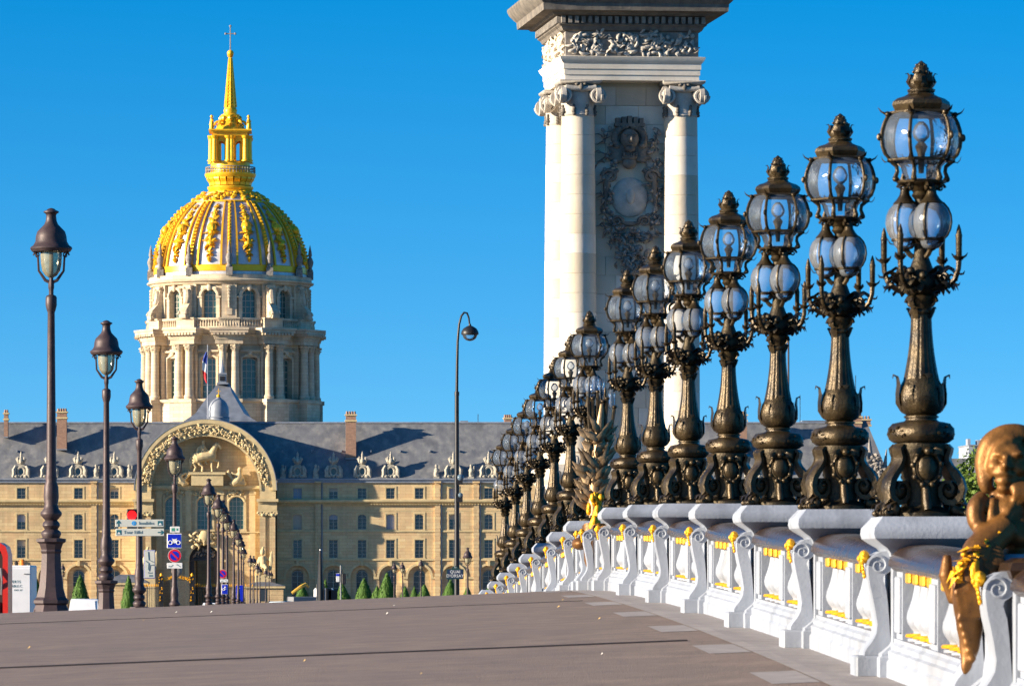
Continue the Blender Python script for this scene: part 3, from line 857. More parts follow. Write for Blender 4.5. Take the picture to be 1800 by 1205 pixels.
# columns of stacked drums
nd = 17
for cx in (-CH, CH):
    for cy in (-CH, CH):
        c = MB().lathe([(.84,pz(818)),(.84,pz(812)),(.80,pz(811)),(.83,pz(806)),(.80,pz(801)),(.70,pz(799)),(.69,pz(797)),(.74,pz(794)),(.70,pz(791)),(.62,pz(789))], 32, (cx,cy,0)).build('column', M_pyl, pyl, 40)
        for k in range(nd):
            a = zc0 + (zc1-zc0)*k/nd; b = zc0 + (zc1-zc0)*(k+1)/nd
            ra = CR*(1 - .14*(k/nd)**1.7); r2 = CR*(1 - .14*((k+1)/nd)**1.7)
            g = .008
            MB().lathe([(ra-.012,a),(ra,a+g),(r2,b-g),(r2-.012,b)], 40, (cx,cy,0)).build('drum', M_pyl2 if rb.random() < .45 else M_pyl, c, 40)
        # Ionic capital with garlands
        m = MB(); zt = pz(143)
        ring(m, [(.60,.60,0),(.68,.68,.05),(.70,.70,.12),(.68,.68,.14)]); m.v = [(x+cx, y+cy, zz+zt-.14) for x, y, zz in m.v]
        q = MB(); q.lathe([(.535,pz(206)),(.565,pz(203)),(.535,pz(200)),(.55,pz(185)),(.57,pz(165)),(.56,zt-.13)], 28, (cx,cy,0)); m.add(q.v, q.f)
        zv = pz(170)
        for (nx, ny) in ((0,-1),(-1,0),(0,1),(1,0)):
            tx, ty = -ny, nx
            for e in (-1, 1):
                vx, vy = cx + nx*.60 + tx*e*.56, cy + ny*.60 + ty*e*.56
                disc = [(vx + tx*e*.27*cos(2*pi*i/20), vy + ty*e*.27*cos(2*pi*i/20), zv + .27*sin(2*pi*i/20)) for i in range(20)]
                m.add([(x-nx*.1, y-ny*.1, z) for x, y, z in disc] + [(x+nx*.05, y+ny*.05, z) for x, y, z in disc], [tuple(range(19,-1,-1)), tuple(range(20,40))] + [(i,(i+1)%20,20+(i+1)%20,20+i) for i in range(20)])
                m.volute((vx+nx*.07, vy+ny*.07, zv), Vector((tx*e,ty*e,0)), (0,0,1), .25, 2.3, .055, 6, 40, 1.0, -1)
                m.ell((vx+nx*.10, vy+ny*.10, zv), .055, 8, 6)
            m.tube([(cx+nx*.62+tx*q*.5, cy+ny*.62+ty*q*.5, zv+.20+.05*abs(q)) for q in (-1,-.5,0,.5,1)], .09, 8)
        cap = m.build('capital', M_pylm, c, 45)
        m = MB()
        for k in range(8):
            a = k*pi/4 + pi/8
            x0, y0 = cx+.57*cos(a), cy+.57*sin(a)
            for j in range(4):
                zz = pz(188) - .09*j
                m.ell((x0+rb.uniform(-.02,.02), y0+rb.uniform(-.02,.02), zz), (.075-.012*abs(j-2),.075-.012*abs(j-2),.06), 8, 5)
        for sx, sy in ((0,-1),(-1,0),(0,1),(1,0)):
            m.ell((cx+sx*.64, cy+sy*.64, pz(156)), (.10,.10,.13), 10, 7)
            for s in (-1, 1):
                m.ell((cx+sx*.64+sy*s*.13, cy+sy*.64+sx*s*.13, pz(151)), (.08,.08,.05), 8, 5)
        struct(m.build('garland', M_pyld, cap, 60), 'stuff')
# entablature
E0 = 2.22
sq([(E0,E0,pz(143)),(E0,E0,pz(134)),(E0+.03,E0+.03,pz(133.6)),(E0+.03,E0+.03,pz(124)),(E0+.06,E0+.06,pz(123.6)),(E0+.06,E0+.06,pz(114)),(E0+.10,E0+.10,pz(112)),(E0+.17,E0+.17,pz(106)),(E0+.19,E0+.19,pz(102.5)),(E0+.05,E0+.05,pz(101))]).build('architrave', M_pyl2, pyl, 20)
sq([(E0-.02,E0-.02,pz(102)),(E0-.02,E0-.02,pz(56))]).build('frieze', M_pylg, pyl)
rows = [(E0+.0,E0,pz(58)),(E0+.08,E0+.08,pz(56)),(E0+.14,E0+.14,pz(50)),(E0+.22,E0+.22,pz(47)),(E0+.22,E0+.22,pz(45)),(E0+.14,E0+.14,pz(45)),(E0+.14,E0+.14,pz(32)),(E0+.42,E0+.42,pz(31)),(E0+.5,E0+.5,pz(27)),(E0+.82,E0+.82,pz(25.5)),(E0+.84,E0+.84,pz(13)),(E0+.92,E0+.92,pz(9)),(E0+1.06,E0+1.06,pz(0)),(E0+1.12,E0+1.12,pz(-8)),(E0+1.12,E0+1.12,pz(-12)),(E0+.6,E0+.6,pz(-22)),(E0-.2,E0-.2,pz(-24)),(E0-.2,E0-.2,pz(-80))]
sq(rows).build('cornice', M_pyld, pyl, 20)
n = 22
me_dt = MB().box(-.062, .062, -.08, .08, pz(44.6), pz(32.6)).mesh('dentil', M_pylg)
for k in range(n):
    for s in (-1, 1):
        x = -E0-.2 + (2*E0+.4)*(k+.5)/n
        if s < 0:
            add('dentil', me_dt, pyl, (x, -(E0+.22), 0)); add('dentil', me_dt, pyl, (-(E0+.22), x, 0), (0,0,pi/2))
# frieze carving: tangled figures and foliage
def tangle(m, mp, u0, u1, v0, v1, n, rr, sc=1.0):
    for k in range(n):
        u = rr.uniform(u0, u1); v = rr.uniform(v0, v1); t = rr.random()
        if t < .4:
            a = rr.uniform(0, 2*pi); L = rr.uniform(.18,.34)*sc
            pts = [Vector(mp(u + L*q*cos(a) + .07*sc*sin(q*5+k), v + L*q*sin(a)*.8 + .05*sc*cos(q*4+k), -.02 - .07*sc*sin(pi*q))) for q in (0,.25,.5,.75,1)]
            m.tube(pts, [.03*sc,.055*sc,.06*sc,.045*sc,.02*sc], 6)
        elif t < .75:
            q = rr.uniform(.05,.095)*sc
            m.ell(mp(u, v, -.03*sc), (q, q*.8, q), 8, 5)
        else:
            a = rr.uniform(0, 2*pi); L = .22*sc
            pts = [Vector(mp(u + L*q*cos(a+q), v + L*q*sin(a+q), -.03-.1*sc*q)) for q in (0,.4,.75,1)]
            m.leaf(pts, [.03*sc,.08*sc,.06*sc,.01*sc], ridge=.5)
m = MB(); rr = random.Random(21)
tangle(m, lambda u, v, d: (u, -(E0-.02)+d, v), -E0+.2, E0-.2, pz(97), pz(62), 190, rr)
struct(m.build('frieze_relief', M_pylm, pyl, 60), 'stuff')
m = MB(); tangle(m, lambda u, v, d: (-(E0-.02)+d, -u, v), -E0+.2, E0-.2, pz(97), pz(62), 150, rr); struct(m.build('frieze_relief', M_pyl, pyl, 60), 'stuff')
# relief on the front wall: crowned mask, cartouche, trophies (local x, z; front at y=-1.40)
W = -1.40
def lx(px): return (px-1104)*PK
RS = 1.22   # relief size
m = MB()
cx, zz = lx(1105), pz(243)
m.ell((cx,W-.12,zz), (.24,.22,.30), 14, 10); m.ell((cx,W-.34,zz-.02), (.055,.09,.11), 8, 6); m.ell((cx,W-.28,zz-.16), (.10,.06,.04), 8, 5); m.ell((cx,W-.2,zz-.28), (.13,.12,.12), 10, 6)
for s in (-1,1):
    m.ell((cx+s*.10,W-.30,zz+.06), (.05,.04,.03), 8, 5); m.ell((cx+s*.10,W-.31,zz+.12), (.09,.05,.03), 8, 5)
    for k in range(9):
        a = pi/2 + s*(.25 + k*.24); r = .36
        m.ell((cx+r*cos(a)*1.05, W-.12, zz+.02+r*sin(a)), (.10,.12,.10), 8, 6)
for k in range(5):
    x = cx + (k-2)*.15; m.box(x-.05, x+.05, W-.2, W, zz+.44, zz+.66-.03*abs(k-2))
m.box(cx-.38, cx+.38, W-.22, W, zz+.36, zz+.45)
m.v = [(cx+(x-cx)*1.3, W+(y-W)*1.4, zz+(z-zz)*1.15) for x, y, z in m.v]; m.build('crowned_mask', M_pyld, pyl, 60)
m = MB()
for s in (-1, 1):
    for k in range(7):
        a = R(20+k*16); L = .55+.1*(k % 2)
        p = [Vector((cx+s*(.12+L*q*sin(a)), W-.08-.12*sin(pi*q), zz-.55+L*q*cos(a)+.05*q)) for q in (0,.3,.6,.85,1)]
        m.leaf(p, [.03,.09,.10,.06,.01], side=(cos(a),0,-s*sin(a)), ridge=.4, jag=.2)
m.ell((cx,W-.14,pz(285)), (.24,.2,.20), 12, 8); m.ell((cx,W-.2,pz(275)), (.26,.16,.10), 12, 8)
for k in range(12):
    m.ell((cx-.2+.4*(k % 6)/5, W-.34+.01*(k % 2), pz(272)+.05*(k//6)), .045, 6, 4)
struct(m.build('laurel_spray', M_pyld, pyl, 60), 'stuff')
m = MB()   # cartouche
ccx, ccz = lx(1107), pz(345)
m.ell((ccx,W,ccz), (.50,.16,.66), 20, 12)
m.ell((ccx,W-.16,ccz+.02), (.12,.08,.25), 12, 8)
m.v = [(ccx+(x-ccx)*1.25, y, ccz+(z-ccz)*1.0) for x, y, z in m.v]; m.build('cartouche', M_pylm, pyl, 60)
m = MB()
for s in (-1,1):
    pts = []
    for k in range(15):
        a = R(62 - k*11); pts.append((ccx+s*.68*cos(a)*(1+.08*sin(k*.9)), W-.10, ccz+.06+.86*sin(a)))
    m.tube(pts, [.06+.03*sin(k*.5) for k in range(15)], 8)
    m.volute((ccx+s*.55,W-.14,ccz+.62), (s,0,0), (0,0,1), .20, 1.8, .06, 6, 24)
    m.volute((ccx+s*.36,W-.14,ccz-.72), (-s,0,0), (0,0,1), .16, 1.6, .05, 6, 20)
m.v = [(ccx+(x-ccx)*1.28, W+(y-W)*1.3, ccz+(z-ccz)*1.1) for x, y, z in m.v]; struct(m.build('cartouche_frame', M_pyld, pyl, 60), 'stuff')
m = MB(); rr = random.Random(41)
for s in (-1, 1):
    for k in range(80):
        t = rr.random(); v = pz(225) - t*(pz(225)-pz(400)); u = ccx + s*rr.uniform(.5 if t < .4 else .62, 1.0); a = rr.uniform(0, 2*pi); L = rr.uniform(.16,.34)
        p = [Vector((u+L*q*cos(a+.8*q), W-.04-.14*sin(pi*min(1,q+.2)), v+L*q*sin(a+.8*q))) for q in (0,.3,.6,1)]
        m.leaf(p, [.02,.07,.06,.01], ridge=.5, jag=.2) if rr.random() < .7 else m.ell(p[1], rr.uniform(.04,.08), 7, 5)
struct(m.build('side_foliage', M_pylg, pyl, 60), 'stuff')
m = MB(); rr = random.Random(33)
for k in range(95):
    t = rr.random(); v = pz(392) - t*(pz(392)-pz(480)); hw = .95*(1-.75*t**1.4); u = ccx + rr.uniform(-hw, hw)
    a = rr.uniform(0, 2*pi); L = rr.uniform(.2,.42)
    p = [Vector((u+L*q*cos(a+.8*q), W-.05-.18*sin(pi*min(1,q+.2)), v+L*q*sin(a+.8*q))) for q in (0,.3,.6,1)]
    if rr.random() < .7: m.leaf(p, [.03,.09,.08,.01], ridge=.5, jag=.2)
    else: m.tube(p, [.03,.05,.05,.02], 6)
for k in range(26):
    t = rr.random(); v = pz(400)-t*(pz(400)-pz(475)); m.ell((ccx+rr.uniform(-.5,.5)*(1-.7*t), W-.1, v), rr.uniform(.06,.11), 8, 6)
struct(m.build('trophy_foliage', M_pylg, pyl, 60), 'stuff')
# ------------------------------------------------------------------ the palace range across the forecourt
YF = 690.0
K = YF/F
def fx(px): return (px-VX)*K
def fz(py): return CZ + (1000-py)*K
AX = 362.0
pal = thing('palace', 'long golden limestone palace with slate roof and arched carved gateway under the dome', 'palace', (fx(AX), YF, 0))
def pb(m, name, mt, par=None, sm=None, label=None): return m.build(name, mt, par or pal, sm, world=True, label=label)
xsR = [523.0]
for j in range(4):
    xsR += [586+273*j+q for q in (0,50.5,100.5,151)] + [797+273*j]
xsR = [x for x in xsR if x < 1478]
xsL = [2*AX - x for x in xsR if 2*AX - x > -190]
quo = [559, 769, 837, 769+273, 837+273, 769+546, 837+546]
quoL = [2*AX-x for x in quo if 2*AX-x > -190]
bays = xsR + xsL
# windows as shared meshes: attic, second, first, ground
ww = 15.5*K
wins = {
 'a': window_meshes('attic', ww, 19*K, 0, 2, 3, M_frame, M_win),
 'b': window_meshes('second', ww, 27*K, 4*K, 2, 4, M_frame, M_win),
 'c': window_meshes('first', ww, 32*K, 0, 2, 5, M_frame, M_win),
 'd': window_meshes('ground', 21*K, 52*K, 9*K, 2, 5, M_frame, M_win)}
rows = {'a': (857, 876, 0), 'b': (903, 930, 4*K), 'c': (948, 980, 0)}
M_curt = flat('window_curtain', (.48,.44,.36), .8)
M_blind = flat('window_blind', (.30,.36,.46), .7)
def front(x, v, d): return (x, YF+d, v)
def wing(x0, x1, xs, name):
    holes = []
    for px in xs:
        for k, (t, b, rise) in rows.items():
            holes.append((fx(px)-ww/2, fx(px)+ww/2, fz(b), fz(t), rise))
        holes.append((fx(px)-20*K, fx(px)+20*K, fz(1075), fz(993), 20*K))
    m = MB(); wall_holes(m, x0, x1, 0, fz(846), holes, front, .42); pb(m, name, M_stone)
    rr = random.Random(int(x0))
    for px in xs:
        for k, (t, b, rise) in rows.items():
            w = add('window', wins[k][1], pal, (fx(px)-fx(AX), .28, fz(b))); add('window_frame', wins[k][0], w)
            if rr.random() < .4:
                h = (b-t)*K; q = rr.choice((.35,.5,.95)); add('blind', MB().box(-ww/2+.05, ww/2-.05, .03, .04, h*(1-q), h-.03).mesh('blind', rr.choice((M_blind, M_curt))), w)
            m = MB(); m.box(-ww/2-.22, -ww/2-.002, -.05, .1, 0, (b-t)*K); m.box(ww/2+.002, ww/2+.22, -.05, .1, 0, (b-t)*K)
            m.box(-ww/2-.22, ww/2+.22, -.055, .1, (b-t)*K+.002, (b-t)*K+.22); m.box(-ww/2-.26, ww/2+.26, -.12, .1, -.16, -.003)
            kk = 'trim'+k
            if kk not in cache: cache[kk] = m.mesh('surround', M_stone2)
            add('surround', cache[kk], w, (0,-.28,0))
        # ground arcade: recessed panel with window
        g = MB(); wall_holes(g, -20*K, 20*K, 0, fz(993)+.02, [(-10.5*K, 10.5*K, fz(1058), fz(1000)-.0, 9*K)], lambda x, v, d: (x, d, v), .3)
        if 'arc' not in cache:
            cache['arc'] = g.mesh('arcade_panel', M_stone)
            h = MB(); n = 14
            for i in range(n):
                a0 = pi*i/n; a1 = pi*(i+1)/n
                P = lambda r, a, y: (r*cos(a), y, fz(1013)+r*sin(a))
                r0, r1 = 20*K, 24*K
                h.add([P(r0,a0,-.14),P(r1,a0,-.14),P(r1,a1,-.14),P(r0,a1,-.14),P(r0,a0,.1),P(r1,a0,.0),P(r1,a1,.0),P(r0,a1,.1)], [(0,3,2,1),(1,2,6,5),(0,4,7,3)])
            h.box(-1.4*K*1.6, 1.4*K*1.6, -.3, .05, fz(994), fz(984.6))
            cache['arch'] = h.mesh('arcade_arch', M_stone2)
        add('arcade_panel', cache['arc'], pal, (fx(px)-fx(AX), .425, 0)); add('arcade_arch', cache['arch'], pal, (fx(px)-fx(AX), 0, 0))
        w = add('window', wins['d'][1], pal, (fx(px)-fx(AX), .62, fz(1053.5))); add('window_frame', wins['d'][0], w)
xr0, xr1 = fx(487), fx(1478)
xl0, xl1 = fx(-560), fx(240)
wing(xr0, xr1, xsR, 'wing_wall'); wing(xl0, xl1, xsL, 'wing_wall')
for (a, b, xs) in ((xr0, xr1, xsR), (xl0, xl1, xsL)):
    m = MB(); m.box(a, b, -.28+YF, YF, fz(848), fz(843)); m.box(a, b, YF-.5, YF, fz(843), fz(840.5)); pb(m, 'eave_gutter', M_leadroof)
    m = MB()   # main cornice
    prof_c = [(0,888),(-.12,887.5),(-.16,885.5),(-.2,885),(-.45,883.5),(-.62,881.5),(-.66,878.5),(-.6,877.6),(0,876.8)]
    m.prism([(YF+y, fz(p)) for y, p in prof_c], a, b, 'yz'); pb(m, 'main_cornice', M_stone2)
    m = MB(); x = a+.3
    while x < b-.3:
        m.box(x-.09, x+.09, YF-.42, YF-.13, fz(886.8), fz(884.8)); x += .42
    struct(pb(m, 'modillions', M_stone2), 'stuff')
    for dq, q0, q1 in ((.14,934.5,931.5),(.18,984.5,981.2),(.05,898,896)): pb(MB().box(a, b, YF-dq, YF, fz(q0), fz(q1)), 'string_course', M_stone2)
    edges = sorted(xs); m = MB(); cur = a
    for px in edges:
        m = MB(); m.box(cur, fx(px)-20.3*K, YF-.2, YF, fz(1017), fz(1013)); cur = fx(px)+20.3*K; pb(m, 'impost_band', M_stone2)
    m = MB(); m.box(cur, b, YF-.2, YF, fz(1017), fz(1013)); pb(m, 'impost_band', M_stone2)
for q in quo + quoL:
    m = MB(); z = 0.0; k = 0
    top = fz(848.5)
    while z < top-.2:
        h = min(.56, top-z); wq = 5.2*K if k % 2 else 4.6*K
        for (lo, hi) in ((fz(888.2), fz(876.6)), (fz(1017.2), fz(1012.8)), (fz(984.7), fz(981)), (fz(934.7), fz(931.3))):
            pass
        m.box(fx(q)-wq, fx(q)+wq, YF-.26, YF-.001, z+.02, z+h-.02); z += h; k += 1
    m.box(fx(q)-4.4*K, fx(q)+4.4*K, YF-.23, YF-.002, 0, top); m.box(fx(q)-6*K, fx(q)+6*K, YF-.75, YF, fz(848.4), fz(845.5))
    pb(m, 'rusticated_quoin', M_stone)
    m = MB(); m.tube([(fx(q)+7*K, YF-.12, .2), (fx(q)+7*K, YF-.12, fz(846))], .09, 6); pb(m, 'drain_pipe', M_leadroof)
# body behind the front and the roofs
m = MB(); m.box(xl0, fx(AX-18), YF+1.2, YF+13, 0, fz(848)); m.box(fx(AX+18), xr1, YF+1.2, YF+13, 0, fz(848)); m.box(fx(AX-18), fx(AX+18), YF+1.2, YF+13, fz(950), fz(848)); pb(m, 'body', M_stone)
RD = 6.2
zr = CZ + (1000-742)*(YF+RD)/F
m = MB(); zE = fz(841)
m.prism([(YF-.35, zE), (YF+RD-.3, zr), (YF+RD+.3, zr), (YF+13.4, zE)], xl0, fx(1480), 'yz'); pb(m, 'slate_roof', M_slate)
m = MB(); m.prism([(YF+RD-.55, zr-.12), (YF+RD-.45, zr+.06), (YF+RD+.45, zr+.06), (YF+RD+.55, zr-.12)], xl0, fx(1480), 'yz'); pb(m, 'lead_ridge', M_leadroof)
rr = random.Random(9)
for px in [x for x in range(-180, 1460, 52) if not 235 < x < 490]:
    t = .47; m = MB(); m.box(fx(px)-.09, fx(px)+.09, YF-.35+RD*t-.3, YF-.35+RD*t+.3, zE+(zr-zE)*t, zE+(zr-zE)*t+.28); pb(m, 'roof_vent', M_leadroof)
# end pavilion on the right
m = MB(); m.box(fx(1478), fx(1556), YF-2.5, YF+13, 0, fz(846)); pb(m, 'end_pavilion', M_stone)
m = MB(); m.box(fx(1474), fx(1560), YF-3.0, YF+13.4, fz(846), fz(840)); m.box(fx(1476), fx(1558), YF-2.8, YF-2.5, fz(890), fz(878)); pb(m, 'pavilion_cornice', M_stone2)
m = MB(); xa, xb = fx(1474), fx(1560); xm0, xm1 = fx(1482), fx(1538)
m.add([(xa,YF-2.9,fz(840)),(xb,YF-2.9,fz(840)),(xb,YF+13.4,fz(840)),(xa,YF+13.4,fz(840)),(xm0,YF+4,fz(737)),(xm1-.8,YF+4,fz(737)),(xm1-.8,YF+6.5,fz(737)),(xm0,YF+6.5,fz(737))],
      [(0,1,5,4),(1,2,6,5),(2,3,7,6),(3,0,4,7),(4,5,6,7)]); pb(m, 'pavilion_roof', M_slate)
m = MB(); rr = random.Random(12)
tangle(m, lambda u, v, d: (u, YF-3.0+d*2, v), fx(1512), fx(1562), fz(838), fz(822), 60, rr, 4.0); tangle(m, lambda u, v, d: (u, YF-3.0+d*2, v), fx(1520), fx(1545), fz(825), fz(800), 30, rr, 4.0)
m.tube([(fx(1524),YF-3,fz(815)),(fx(1525),YF-3,fz(795)),(fx(1524),YF-3,fz(768))], [.5,.35,.08], 6); m.tube([(fx(1550),YF-3,fz(830)),(fx(1554),YF-3,fz(790))], [.4,.06], 6)
struct(pb(m, 'trophy_group', M_pylg, None, 60), 'stuff')
# chimneys
def chimney(px0, px1, top, bot, y):
    m = MB(); m.box(fx(px0), fx(px1), y, y+1.6, fz(bot), fz(top)); c = pb(m, 'chimney', M_brick)
    m = MB(); m.box(fx(px0)-.12, fx(px1)+.12, y-.12, y+1.72, fz(top+13), fz(top+10)); m.box(fx(px0)-.15, fx(px1)+.15, y-.15, y+1.75, fz(top+2.4), fz(top)); pb(m, 'chimney_cap', M_stone2, c)
    w = fx(px1)-fx(px0); n = 4 if w > 1 else 2
    for i in range(n):
        x = fx(px0)+w*(i+.5)/n; m = MB(); m.lathe([(.16,0),(.18,.1),(.14,.4),(.15,.45)], 8, (x,y+.8,fz(top)), capb=False); pb(m, 'chimney_pot', M_brick, c, 40)
    m = MB(); m.box(fx(px0)-.05, fx(px1)+.05, y-.1, y, fz(bot), fz(bot)+.15); pb(m, 'flashing', M_leadroof, c)
chimney(608, 626, 727, 806, YF+1.7); chimney(99, 116, 722, 790, YF+1.7); chimney(5, 12, 724, 768, YF+2.5)
chimney(890, 903, 731, 744, YF+6.8); chimney(1300, 1315, 727, 800, YF+1.7); chimney(1505, 1519, 730, 760, YF+3); chimney(1520, 1542, 733, 745, YF+8)
m = MB(); m.box(fx(785), fx(850), YF+8, YF+10, fz(744), fz(739)); m.box(fx(812), fx(826), YF+8, YF+10, fz(739), fz(736)); pb(m, 'roof_platform', M_leadroof)
m = MB(); m.box(fx(1425), fx(1480), YF+8, YF+10, fz(745), fz(737)); m.box(fx(1420), fx(1482), YF+7.9, YF+10.1, fz(737), fz(735.5)); pb(m, 'roof_platform', M_leadroof)
for px, t in ((844, 724), (1417, 690), (1516, 655)):
    m = MB(); m.tube([(fx(px),YF+8.5,fz(745)),(fx(px),YF+8.5,fz(t))], .05, 5); pb(m, 'antenna', M_black)
# carved dormers and statuettes along the eaves
M_dorm = mat('weathered_carving', (.50,.45,.36), (.30,.28,.24), .85, ns=2.5, bump=.5, bs=8, spec=.15)
def dormer_mesh():
    m = MB()
    P = lambda x, y, z: (x*K, y, z*K)       # x,z in photo pixels above the eave
    out = [(-13,-1),(-12,6),(-11,14),(-9,20),(-5,25),(0,27),(5,25),(9,20),(11,14),(12,6),(13,-1)]
    m.prism([(a*K, b*K) for a, b in out], -.3, 1.6)
    ring_p = [P(6.8*cos(a), -.42, 11+8.2*sin(a)) for a in [2*pi*i/20 for i in range(21)]]; m.tube(ring_p, .17, 6, False)
    for s in (-1, 1):
        m.tube([P(s*10,-.3,22), P(s*13.5,-.45,14), P(s*13,-.5,6), P(s*15,-.4,0)], [.22,.36,.34,.3], 7)
        m.ell(P(s*9,-.45,2), (.4,.35,.3), 8, 6); m.ell(P(s*6,-.3,33), (.22,.3,.45), 8, 6); m.tube([P(s*4,-.2,27), P(s*8,-.3,36), P(s*5,-.3,40)], [.2,.22,.06], 6)
        m.ell(P(s*11.5,-.5,9), (.22,.28,.5), 7, 5)
    m.ell(P(0,-.35,31), (.42,.42,.5), 10, 7); m.ell(P(0,-.6,30), (.2,.2,.26), 8, 5)
    m.tube([P(0,-.2,35), P(0,-.2,42), P(0,-.2,50)], [.34,.16,.07], 7); m.ell(P(0,-.2,44), (.2,.2,.28), 7, 5)
    rr = random.Random(4)
    for k in range(14): m.ell(P(rr.uniform(-12,12), -.45, rr.uniform(-1,5)), (rr.uniform(.15,.3),.25,rr.uniform(.12,.22)), 7, 5)
    m.box(-13.5*K, 13.5*K, -.5, .6, -3.2*K, -.9*K)
    e = MB(); e.prism([(5.6*cos(2*pi*i/18)*K, (11+7*sin(2*pi*i/18))*K) for i in range(18)], -.33, -.31)
    return m.mesh('dormer', M_dorm, 50), e.mesh('oculus', M_win)
me_dorm, me_ocu = dormer_mesh()
m = MB(); P = lambda x, y, z: (x*K, y, z*K)
m.box(-5*K, 5*K, -.4, .4, -3*K, 1*K); m.tube([P(0,0,1),P(-1,0,6),P(1,-.1,12),P(0,0,17)], [.34,.3,.36,.16], 8); m.ell(P(0,-.05,19.5), (.2,.2,.26), 8, 6)
m.tube([P(1,0,15),P(5,-.1,13),P(5,-.1,20)], [.14,.12,.08], 6); m.tube([P(-1,0,15),P(-4,-.1,10)], [.14,.1], 6); m.ell(P(2.5,0,3), (.25,.3,.4), 7, 5)
me_stat = m.mesh('eave_statuette', M_dorm, 50)
dorm = [523, 586.5, 637, 687, 797] + [859, 909.5, 959.5, 1070, 1132, 1182, 1232, 1343]
for px in dorm + [2*AX-x for x in dorm]:
    if px < -190: continue
    o = add('dormer', me_dorm, pal, (fx(px)-fx(AX), .35, fz(838)), None, (.92,1,.9)); add('oculus', me_ocu, o)
st = [497, 555, 767, 828, 1040, 1101, 1313, 1374]
for px in st + [2*AX-x for x in st]:
    if px < -190: continue
    add('eave_statuette', me_stat, pal, (fx(px)-fx(AX), 0, fz(838)))
# ---- gateway pavilion
PF = YF - 3.6           # front plane
PBk = PF + 1.85          # tympanum plane
aC = fz(862)            # arch centre height
RO, RI = 123*K, 95*K
cxm = fx(AX)
m = MB(); n = 40
def AP(r, a, y): return (cxm + r*cos(a), y, aC + r*sin(a))
for i in range(n):
    a0, a1 = pi*i/n, pi*(i+1)/n
    m.add([AP(RI,a0,PF),AP(RO,a0,PF),AP(RO,a1,PF),AP(RI,a1,PF)], [(0,3,2,1)])
    m.add([AP(RI,a0,PF),AP(RI,a1,PF),AP(RI,a1,PBk+.1),AP(RI,a0,PBk+.1)], [(0,1,2,3)])
    m.add([AP(RO,a0,PF),AP(RO,a0,YF+7),AP(RO,a1,YF+7),AP(RO,a1,PF)], [(0,1,2,3)])
m.box(cxm-RO, cxm-RI, PF, YF+.4, 0, aC); m.box(cxm+RI, cxm+RO, PF, YF+.4, 0, aC)
pb(m, 'gateway_arch', M_stone2, None, 40)
for (r0, r1, y, yb) in ((117*K,124.5*K,PF-.32,PF+.1),(113.5*K,117*K,PF-.16,PF+.1),(94.5*K,98*K,PF-.14,PF+.3)):
    m = MB()
    for i in range(n):
        a0, a1 = pi*i/n, pi*(i+1)/n
        m.add([AP(r0,a0,y),AP(r1,a0,y),AP(r1,a1,y),AP(r0,a1,y),AP(r0,a0,yb),AP(r1,a0,yb),AP(r1,a1,yb),AP(r0,a1,yb)], [(0,3,2,1),(1,2,6,5),(0,4,7,3)])
    pb(m, 'arch_moulding', M_stone2, None, 40)
m = MB()
for i in range(n):
    a0, a1 = pi*i/n, pi*(i+1)/n; r = 125.2*K
    m.add([AP(r,a0,PF-.36),AP(r,a1,PF-.36),AP(r,a1,YF+7),AP(r,a0,YF+7),AP(r-.1,a0,PF-.36),AP(r-.1,a1,PF-.36)], [(0,1,2,3),(0,4,5,1)])
pb(m, 'arch_lead_covering', M_leadroof, None, 40)
m = MB(); rr = random.Random(14)
tangle(m, lambda u, v, d: AP(v, u/(106*K), PF-.02+d*1.6), .10*106*K, (pi-.10)*106*K, 100*K, 112*K, 520, rr, 2.3)
struct(pb(m, 'trophy_band', M_stone2, None, 60), 'stuff')
# tympanum wall with three windows and the portal
gw = [304, 360, 416]
hol = [(fx(x)-13*K, fx(x)+13*K, fz(930), fz(873), 9*K) for x in gw]
hol.append((fx(360)-27*K, fx(360)+27*K, 0, fz(957), 27*K))
m = MB(); wall_holes(m, cxm-RI-.05, cxm+RI+.05, 0, fz(856), hol, lambda x, v, d: (x, PBk+d, v), .5)
m.prism([(cxm+RI*1.01*cos(pi*i/30), fz(856)+.0+max(0, RI*1.01*sin(pi*i/30)-(fz(856)-aC))) for i in range(31)], PBk, PBk+.3)
pb(m, 'tympanum_wall', M_stone)
gwm = window_meshes('gate_window', 26*K, 57*K, 9*K, 4, 7, M_frame, M_wing)
for x in gw:
    w = add('gate_window', gwm[1], pal, (fx(x)-cxm, PBk-YF+.35, fz(930))); add('window_frame', gwm[0], w)
    m = MB(); m.box(fx(x)-17*K, fx(x)-13.2*K, PBk-.12, PBk, fz(930), fz(870)); m.box(fx(x)+13.2*K, fx(x)+17*K, PBk-.12, PBk, fz(930), fz(870)); m.box(fx(x)-18*K, fx(x)+18*K, PBk-.25, PBk, fz(933.5), fz(930.2))
    pts = [(p[0], PBk-.06, p[1]) for p in arc_top(fx(x)-14.5*K, fx(x)+14.5*K, fz(871), 10*K)]; m.tube(pts, .16, 6); pb(m, 'surround', M_stone2, w)
    m = MB(); tangle(m, lambda u, v, d: (u, PBk+d, v), fx(x)-15*K, fx(x)+15*K, fz(869), fz(862), 34, rr, 2.2); struct(pb(m, 'garland_relief', M_stone2, w, 60), 'stuff')
m = MB(); m.box(cxm-RI+.02, cxm+RI-.02, PBk-.55, PBk, fz(858.5), fz(853.5)); m.box(cxm-RI+.02, cxm+RI-.02, PBk-.35, PBk, fz(861), fz(858.6)); pb(m, 'tympanum_ledge', M_stone2)
for x in (332, 388, 280, 444):
    m = MB(); m.box(fx(x)-5*K, fx(x)+5*K, PBk-.2, PBk, fz(1000 if x in (280,444) else 933), fz(861.2)); m.box(fx(x)-6.5*K, fx(x)+6.5*K, PBk-.3, PBk, fz(869), fz(864)); pb(m, 'pilaster', M_stone2)
